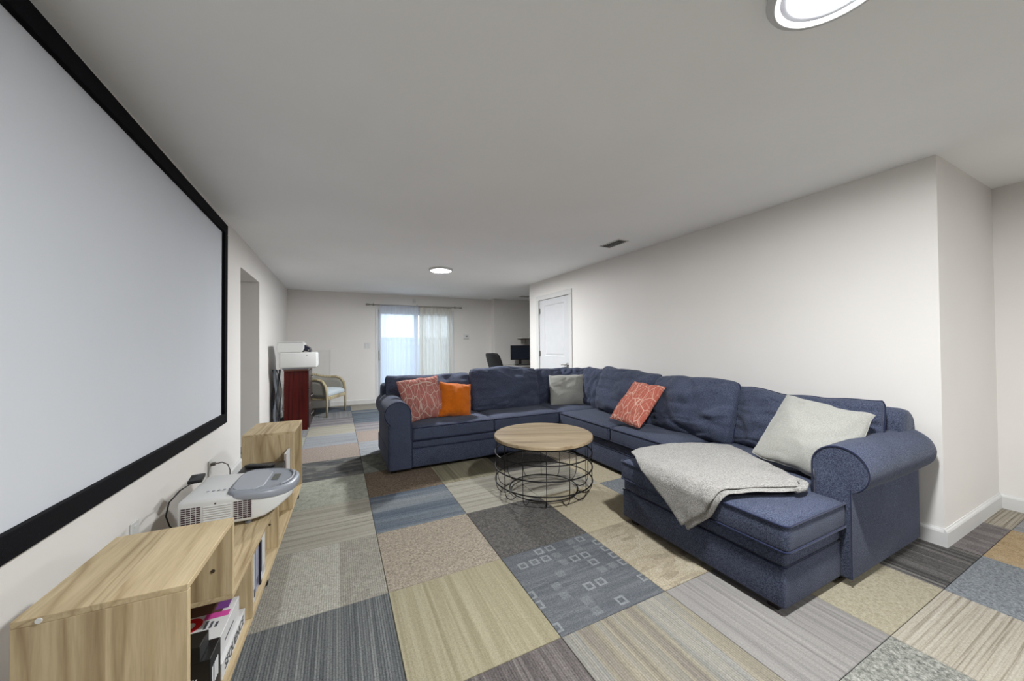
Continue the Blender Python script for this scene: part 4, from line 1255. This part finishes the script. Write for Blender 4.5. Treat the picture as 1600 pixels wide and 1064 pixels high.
MB().rbox(-0.024, 0.024, -0.085, 0.085, 0, 0.018, .006).build('case', MAT['black_plastic'], q, auto=40)
bt = plain('remote_button', (78, 78, 80), 0.5)
for r_ in range(6):
    for c_ in range(3):
        MB().rbox(-0.017 + c_ * 0.0125, -0.0085 + c_ * 0.0125, -0.07 + r_ * 0.018, -0.062 + r_ * 0.018, 0.0175, 0.0198, .001, 1).build('button', bt, q)
MB().lathe([(0.016, 0.0175), (0.016, 0.0195), (0.009, 0.0197), (0.009, 0.019)], 0, 0.055, 20).build('navigation_ring', bt, q)
q = thing('plug_cable', 'grey plug and looped cord in the outlet below the screen', 'cable', (XL + 0.0085, 3.46, 0.327))
MB().rbox(0.002, 0.03, -0.014, 0.014, -0.012, 0.012, .004).build('plug', plain('plug_grey', (120, 116, 110), 0.5), q)
MB().tube([(0.028, 0, 0), (0.07, 0.0, 0.006), (0.105, -0.005, -0.015), (0.12, -0.01, -0.06), (0.12, -0.01, -0.16), (0.10, -0.05, -0.25), (0.09, -0.2, -0.318), (0.09, -0.8, -0.320)], 0.004, n=6).build('cord', plain('cord_grey', (98, 92, 84), 0.5), q, smooth=True)

# ------------------------------------------------------------------ filing cabinet, printer, cables
mh = wood('mahogany_side', 'z', (84, 19, 11), (58, 8, 7), (34, 3, 5), 0.25, 0.6)
mh_d = wood('mahogany_drawer', 'y', (58, 22, 20), (40, 14, 14), (24, 8, 10), 0.3)
cab = thing('filing_cabinet', 'glossy dark red wooden filing cabinet against the left wall under the printer', 'cabinet', (-0.55, 6.40, 0))
MB().rbox(-0.15, 0.145, -0.39, 0.39, 0.0, 0.87, .003).build('body', mh, cab)
MB().rbox(-0.155, 0.155, -0.395, 0.395, 0.87, 0.892, .004).build('top', plain('cabinet_top', (120, 84, 70), 0.3), cab)
for k in range(3):
    z0 = 0.03 + k * 0.28
    d = MB().rbox(0.143, 0.16, -0.38, 0.38, z0, z0 + 0.27, .003).build('drawer', mh_d, cab)
    MB().tube([(0.158, -0.16, z0 + 0.15), (0.185, -0.155, z0 + 0.16), (0.195, -0.08, z0 + 0.17), (0.197, 0.0, z0 + 0.172), (0.195, 0.08, z0 + 0.17), (0.185, 0.155, z0 + 0.16), (0.158, 0.16, z0 + 0.15)], 0.006, n=8).build('pull_handle', MAT['chrome'], d, smooth=True)
prn = thing('printer', 'boxy white printer on top of the dark red cabinet', 'printer', (-0.53, 6.19, 0.893))
MB().rbox(-0.22, 0.25, -0.24, 0.2, 0.02, 0.245, .02, 3).build('body', MAT['white_plastic'], prn, auto=45)
sc_ = MB().loft([[(x, y, z) for x, z in ((-0.245, 0.245), (0.055, 0.245), (0.085, 0.30), (0.085, 0.38), (-0.245, 0.38), (-0.25, 0.30))] for y in (-0.235, 0.195)]).build('scanner_unit', MAT['white_plastic'], prn, bevel=0.008, auto=40)
MB().rbox(-0.245, 0.07, -0.232, 0.192, 0.383, 0.395, .005).build('lid', MAT['white_plastic'], prn)
cpn = MB().loft([[(0.08, y, 0.27), (0.16, y, 0.245), (0.17, y, 0.26), (0.15, y, 0.31), (0.085, y, 0.355)] for y in (-0.2, 0.16)]).build('control_panel', plain('panel_navy', (28, 30, 48), 0.3), prn, auto=30)
MB().box(0.13, 0.15, -0.205, -0.19, 0.262, 0.285).build('key', MAT['chrome'], cpn)
MB().rbox(0.235, 0.258, -0.2, 0.16, 0.04, 0.225, .008).build('paper_drawer', MAT['white_plastic'], prn)
MB().lathe([(0.008, 0), (0.008, 0.003)], 0, 0, 16).xf(Matrix.Translation((0.12, -0.239, 0.2)) @ Matrix.Rotation(PI / 2, 4, 'X')).build('badge', MAT['grey_plastic'], prn)
MB().rbox(-0.19, 0.15, -0.2, 0.16, 0.0, 0.022, .004).build('base', MAT['grey_plastic'], prn)
cb = thing('cable_bundle', 'grey and black cables hanging behind the dark red cabinet', 'cable', (-0.775, 6.16, 0))
for k, (dx, dy, r_, c) in enumerate([(-0.04, 0, 0.012, (40, 42, 48)), (-0.01, -0.02, 0.022, (140, 148, 158)), (0.025, 0.0, 0.014, (176, 178, 184)), (0.01, -0.04, 0.006, (60, 62, 70)), (0.045, -0.02, 0.006, (54, 56, 64))]):
    pts = [(dx - 0.03 + 0.016 * math.sin(k * 2 + s * 1.1) * (0 if s in (0,) else 1), dy + 0.01 * math.cos(k + s * 1.3), 0.0065 + 0.88 * s / 9) for s in range(10)]
    MB().tube(pts, r_, n=8).build('cable', plain('cable_%d' % k, c, 0.5), cb, smooth=True)

# white board leaning behind the armchair
q = thing('white_panel', 'plain white panel standing against the back wall behind the armchair', 'panel', (-0.32, YB - 0.045, 0))
MB().rbox(-0.19, 0.16, -0.03, 0.03, 0, 1.145, .004).build('board', plain('panel_white', (214, 211, 206), 0.6, var=0.02), q)
MB().rbox(0.158, 0.185, -0.032, 0.03, 0, 1.15, .004).build('edge_strip', MAT['trim'], q)

# ------------------------------------------------------------------ barrel armchair
ac = thing('armchair', 'barrel armchair with pale wood frame and light blue grey seat', 'armchair', (-0.30, 7.30, 0), math.radians(-116))
wd = wood('weathered_wood', 'z', (188, 176, 146), (164, 150, 118), (128, 114, 84), 0.55)
cane = fabric('grey_cane', (128, 126, 118), (156, 153, 144), None, 160, 0.6, 0.1)
seatf = fabric('pale_blue_seat', (176, 188, 194), (206, 214, 218), None, 220, 0.3, 0.12)
# local: +Y faces forward, X across
half = [(0.335, 0.30, 0.0), (0.335, 0.305, 0.22), (0.335, 0.30, 0.42), (0.335, 0.275, 0.54), (0.333, 0.22, 0.615), (0.33, 0.13, 0.645), (0.322, 0.02, 0.645), (0.30, -0.10, 0.655), (0.255, -0.21, 0.69), (0.17, -0.295, 0.72), (0.06, -0.33, 0.73)]
for s in (-1, 1):
    MB().tube([(s * x, y, z) for x, y, z in half] + [(0, -0.333, 0.731)], [0.017, 0.02, 0.021, 0.022, 0.023, 0.023, 0.022, 0.022, 0.021, 0.02, 0.02, 0.02], n=10).build('arm_frame', wd, ac, smooth=True)
    lg = [(s * 0.22, -0.25, 0.36), (s * 0.235, -0.29, 0.18), (s * 0.25, -0.33, 0.0)]
    MB().tube(lg, [0.022, 0.02, 0.015], n=10).build('leg', wd, ac, smooth=True)
rail_pts = [(-x, y, z) for x, y, z in half[2:]] + [(0, -0.333, 0.731)] + [(x, y, z) for x, y, z in reversed(half[2:])]
V = []; F = []
for k, (x, y, z) in enumerate(rail_pts):
    for s in range(5):
        q_ = s / 4
        zz = (z - 0.012) * (1 - q_) + 0.33 * q_
        sc = 1 - 0.06 * q_
        V.append((x * sc, y * sc if y < 0.2 else y - 0.02, min(zz, z)))
for k in range(len(rail_pts) - 1):
    for s in range(4):
        a = k * 5 + s
        F.append((a, a + 1, a + 6, a + 5))
MB().add(V, F).build('back_shell', cane, ac, smooth=True, solid=0.02)
o = grid_cushion([-0.305, 0.305], [-0.27, 0.315], lambda x, y: True, 0.345, 0.425, 0.045, n=0.06).build('seat', seatf, ac, smooth=True)
b = o.modifiers.new('bevel', 'BEVEL'); b.width = 0.03; b.segments = 4; b.limit_method = 'ANGLE'; b.angle_limit = math.radians(50)
MB().rbox(-0.315, 0.315, -0.28, 0.32, 0.29, 0.35, .012).build('seat_rail', wd, ac)

# ------------------------------------------------------------------ office corner beyond the right wall
leather = plain('black_leather', (30, 28, 30), 0.4, var=0.15)
oc = thing('office_chair', 'black leather office chair at the desk behind the sofa', 'office chair', (3.30, 7.15, 0), math.radians(-75))
# local +Y is where the sitter faces
prof = [(0.0, 0.50, -0.16), (0.0, 0.62, -0.20), (0.0, 0.78, -0.25), (0.0, 0.94, -0.31), (0.0, 1.02, -0.345), (0.0, 1.05, -0.36)]
R = []
for (_, z, y), hw in zip(prof, (0.19, 0.23, 0.245, 0.235, 0.21, 0.16)):
    ring = []
    for kx in range(9):
        u = -1 + kx / 4; ring.append((hw * u, y + 0.03 * u * u + 0.035, z))
    for kx in range(9):
        u = 1 - kx / 4; ring.append((hw * u, y + 0.03 * u * u - 0.045, z))
    R.append(ring)
MB().loft(R).build('backrest', leather, oc, auto=50, subsurf=1)
MB().rbox(-0.25, 0.25, -0.20, 0.28, 0.44, 0.53, .035, 4).build('seat', leather, oc, auto=60)
for s in (-1, 1):
    MB().tube([(s * 0.22, -0.1, 0.46), (s * 0.29, -0.1, 0.52), (s * 0.30, -0.08, 0.67), (s * 0.30, -0.02, 0.685)], 0.014, n=8).build('arm_support', MAT['black_plastic'], oc, smooth=True)
    MB().rbox(s * 0.30 - 0.035, s * 0.30 + 0.035, -0.16, 0.16, 0.675, 0.705, .012, 3).build('armrest', leather, oc)
MB().tube([(0, 0, 0.10), (0, 0, 0.44)], 0.028, n=12).build('gas_column', MAT['black_plastic'], oc, smooth=True)
for k in range(5):
    a = 2 * PI * k / 5
    lg = MB().tube([(0.02 * math.cos(a), 0.02 * math.sin(a), 0.11), (0.30 * math.cos(a), 0.30 * math.sin(a), 0.075)], [0.025, 0.014], n=8).build('leg', MAT['black_plastic'], oc, smooth=True)
    MB().tube([(0.30 * math.cos(a) - 0.012, 0.30 * math.sin(a), 0.03), (0.30 * math.cos(a) + 0.012, 0.30 * math.sin(a), 0.03)], 0.03, n=14).build('caster', MAT['black_plastic'], lg)
dk = thing('desk', 'white desk with metal legs against the office wall', 'desk', (4.35, 7.50, 0))
MB().rbox(-0.72, 0.72, -0.36, 0.36, 0.715, 0.74, .003).build('desk_top', plain('desk_white', (205, 200, 194), 0.5), dk)
for x in (-0.68, 0.68):
    for y in (-0.32, 0.32): MB().rbox(x - 0.02, x + 0.02, y - 0.02, y + 0.02, 0, 0.715, .003).build('leg', MAT['black_plastic'], dk)
mn = thing('monitor', 'dark computer monitor standing on the white desk', 'monitor', (3.93, 7.55, 0.7405), math.radians(-16))
scrm = plain('monitor_screen', (16, 24, 40), 0.12, var=0.4, vscale=3, spec=0.7)
MB().rbox(-0.235, 0.235, -0.016, 0.02, 0.115, 0.465, .006).build('bezel', MAT['black_plastic'], mn)
MB().box(-0.225, 0.225, -0.0172, -0.0158, 0.128, 0.456).build('screen', scrm, mn)
MB().rbox(-0.03, 0.03, 0.0, 0.03, 0.01, 0.25, .005).build('stand', MAT['black_plastic'], mn)
MB().rbox(-0.13, 0.13, -0.09, 0.10, 0.0, 0.014, .006).build('stand_base', MAT['black_plastic'], mn)
kb = thing('keyboard', 'black keyboard on the desk before the monitor', 'keyboard', (3.90, 7.30, 0.7405), math.radians(-10))
MB().rbox(-0.2, 0.2, -0.065, 0.065, 0, 0.018, .004).build('case', MAT['black_plastic'], kb)
for r_ in range(4): MB().rbox(-0.19, 0.19, -0.055 + r_ * 0.028, -0.031 + r_ * 0.028, 0.017, 0.024, .002, 1).build('key_row', bt, kb)
pcx = thing('computer_tower', 'white computer case beside the monitor at the wall edge', 'computer', (4.36, 7.50, 0.7405))
MB().rbox(-0.1, 0.1, -0.22, 0.2, 0, 0.40, .006).build('case', MAT['white_plastic'], pcx)
MB().box(-0.07, 0.07, -0.2215, -0.2195, 0.05, 0.36).build('front_panel', MAT['grey_light'], pcx)
sh = thing('wall_shelf', 'small brown and white floating shelf above the monitor', 'shelf', (4.45, YB - 0.2, 1.36))
MB().rbox(-0.42, 0.42, -0.26, 0, 0.012, 0.036, .002).build('board', plain('shelf_white', (216, 212, 206), 0.5), sh)
MB().box(-0.415, 0.415, -0.255, -0.001, 0.006, 0.0125).build('underside', plain('shelf_brown', (110, 86, 76), 0.7), sh)
for x in (-0.3, 0.3): MB().rbox(x - 0.012, x + 0.012, -0.2, 0, -0.12, 0.007, .004).build('bracket', MAT['nickel'], sh)
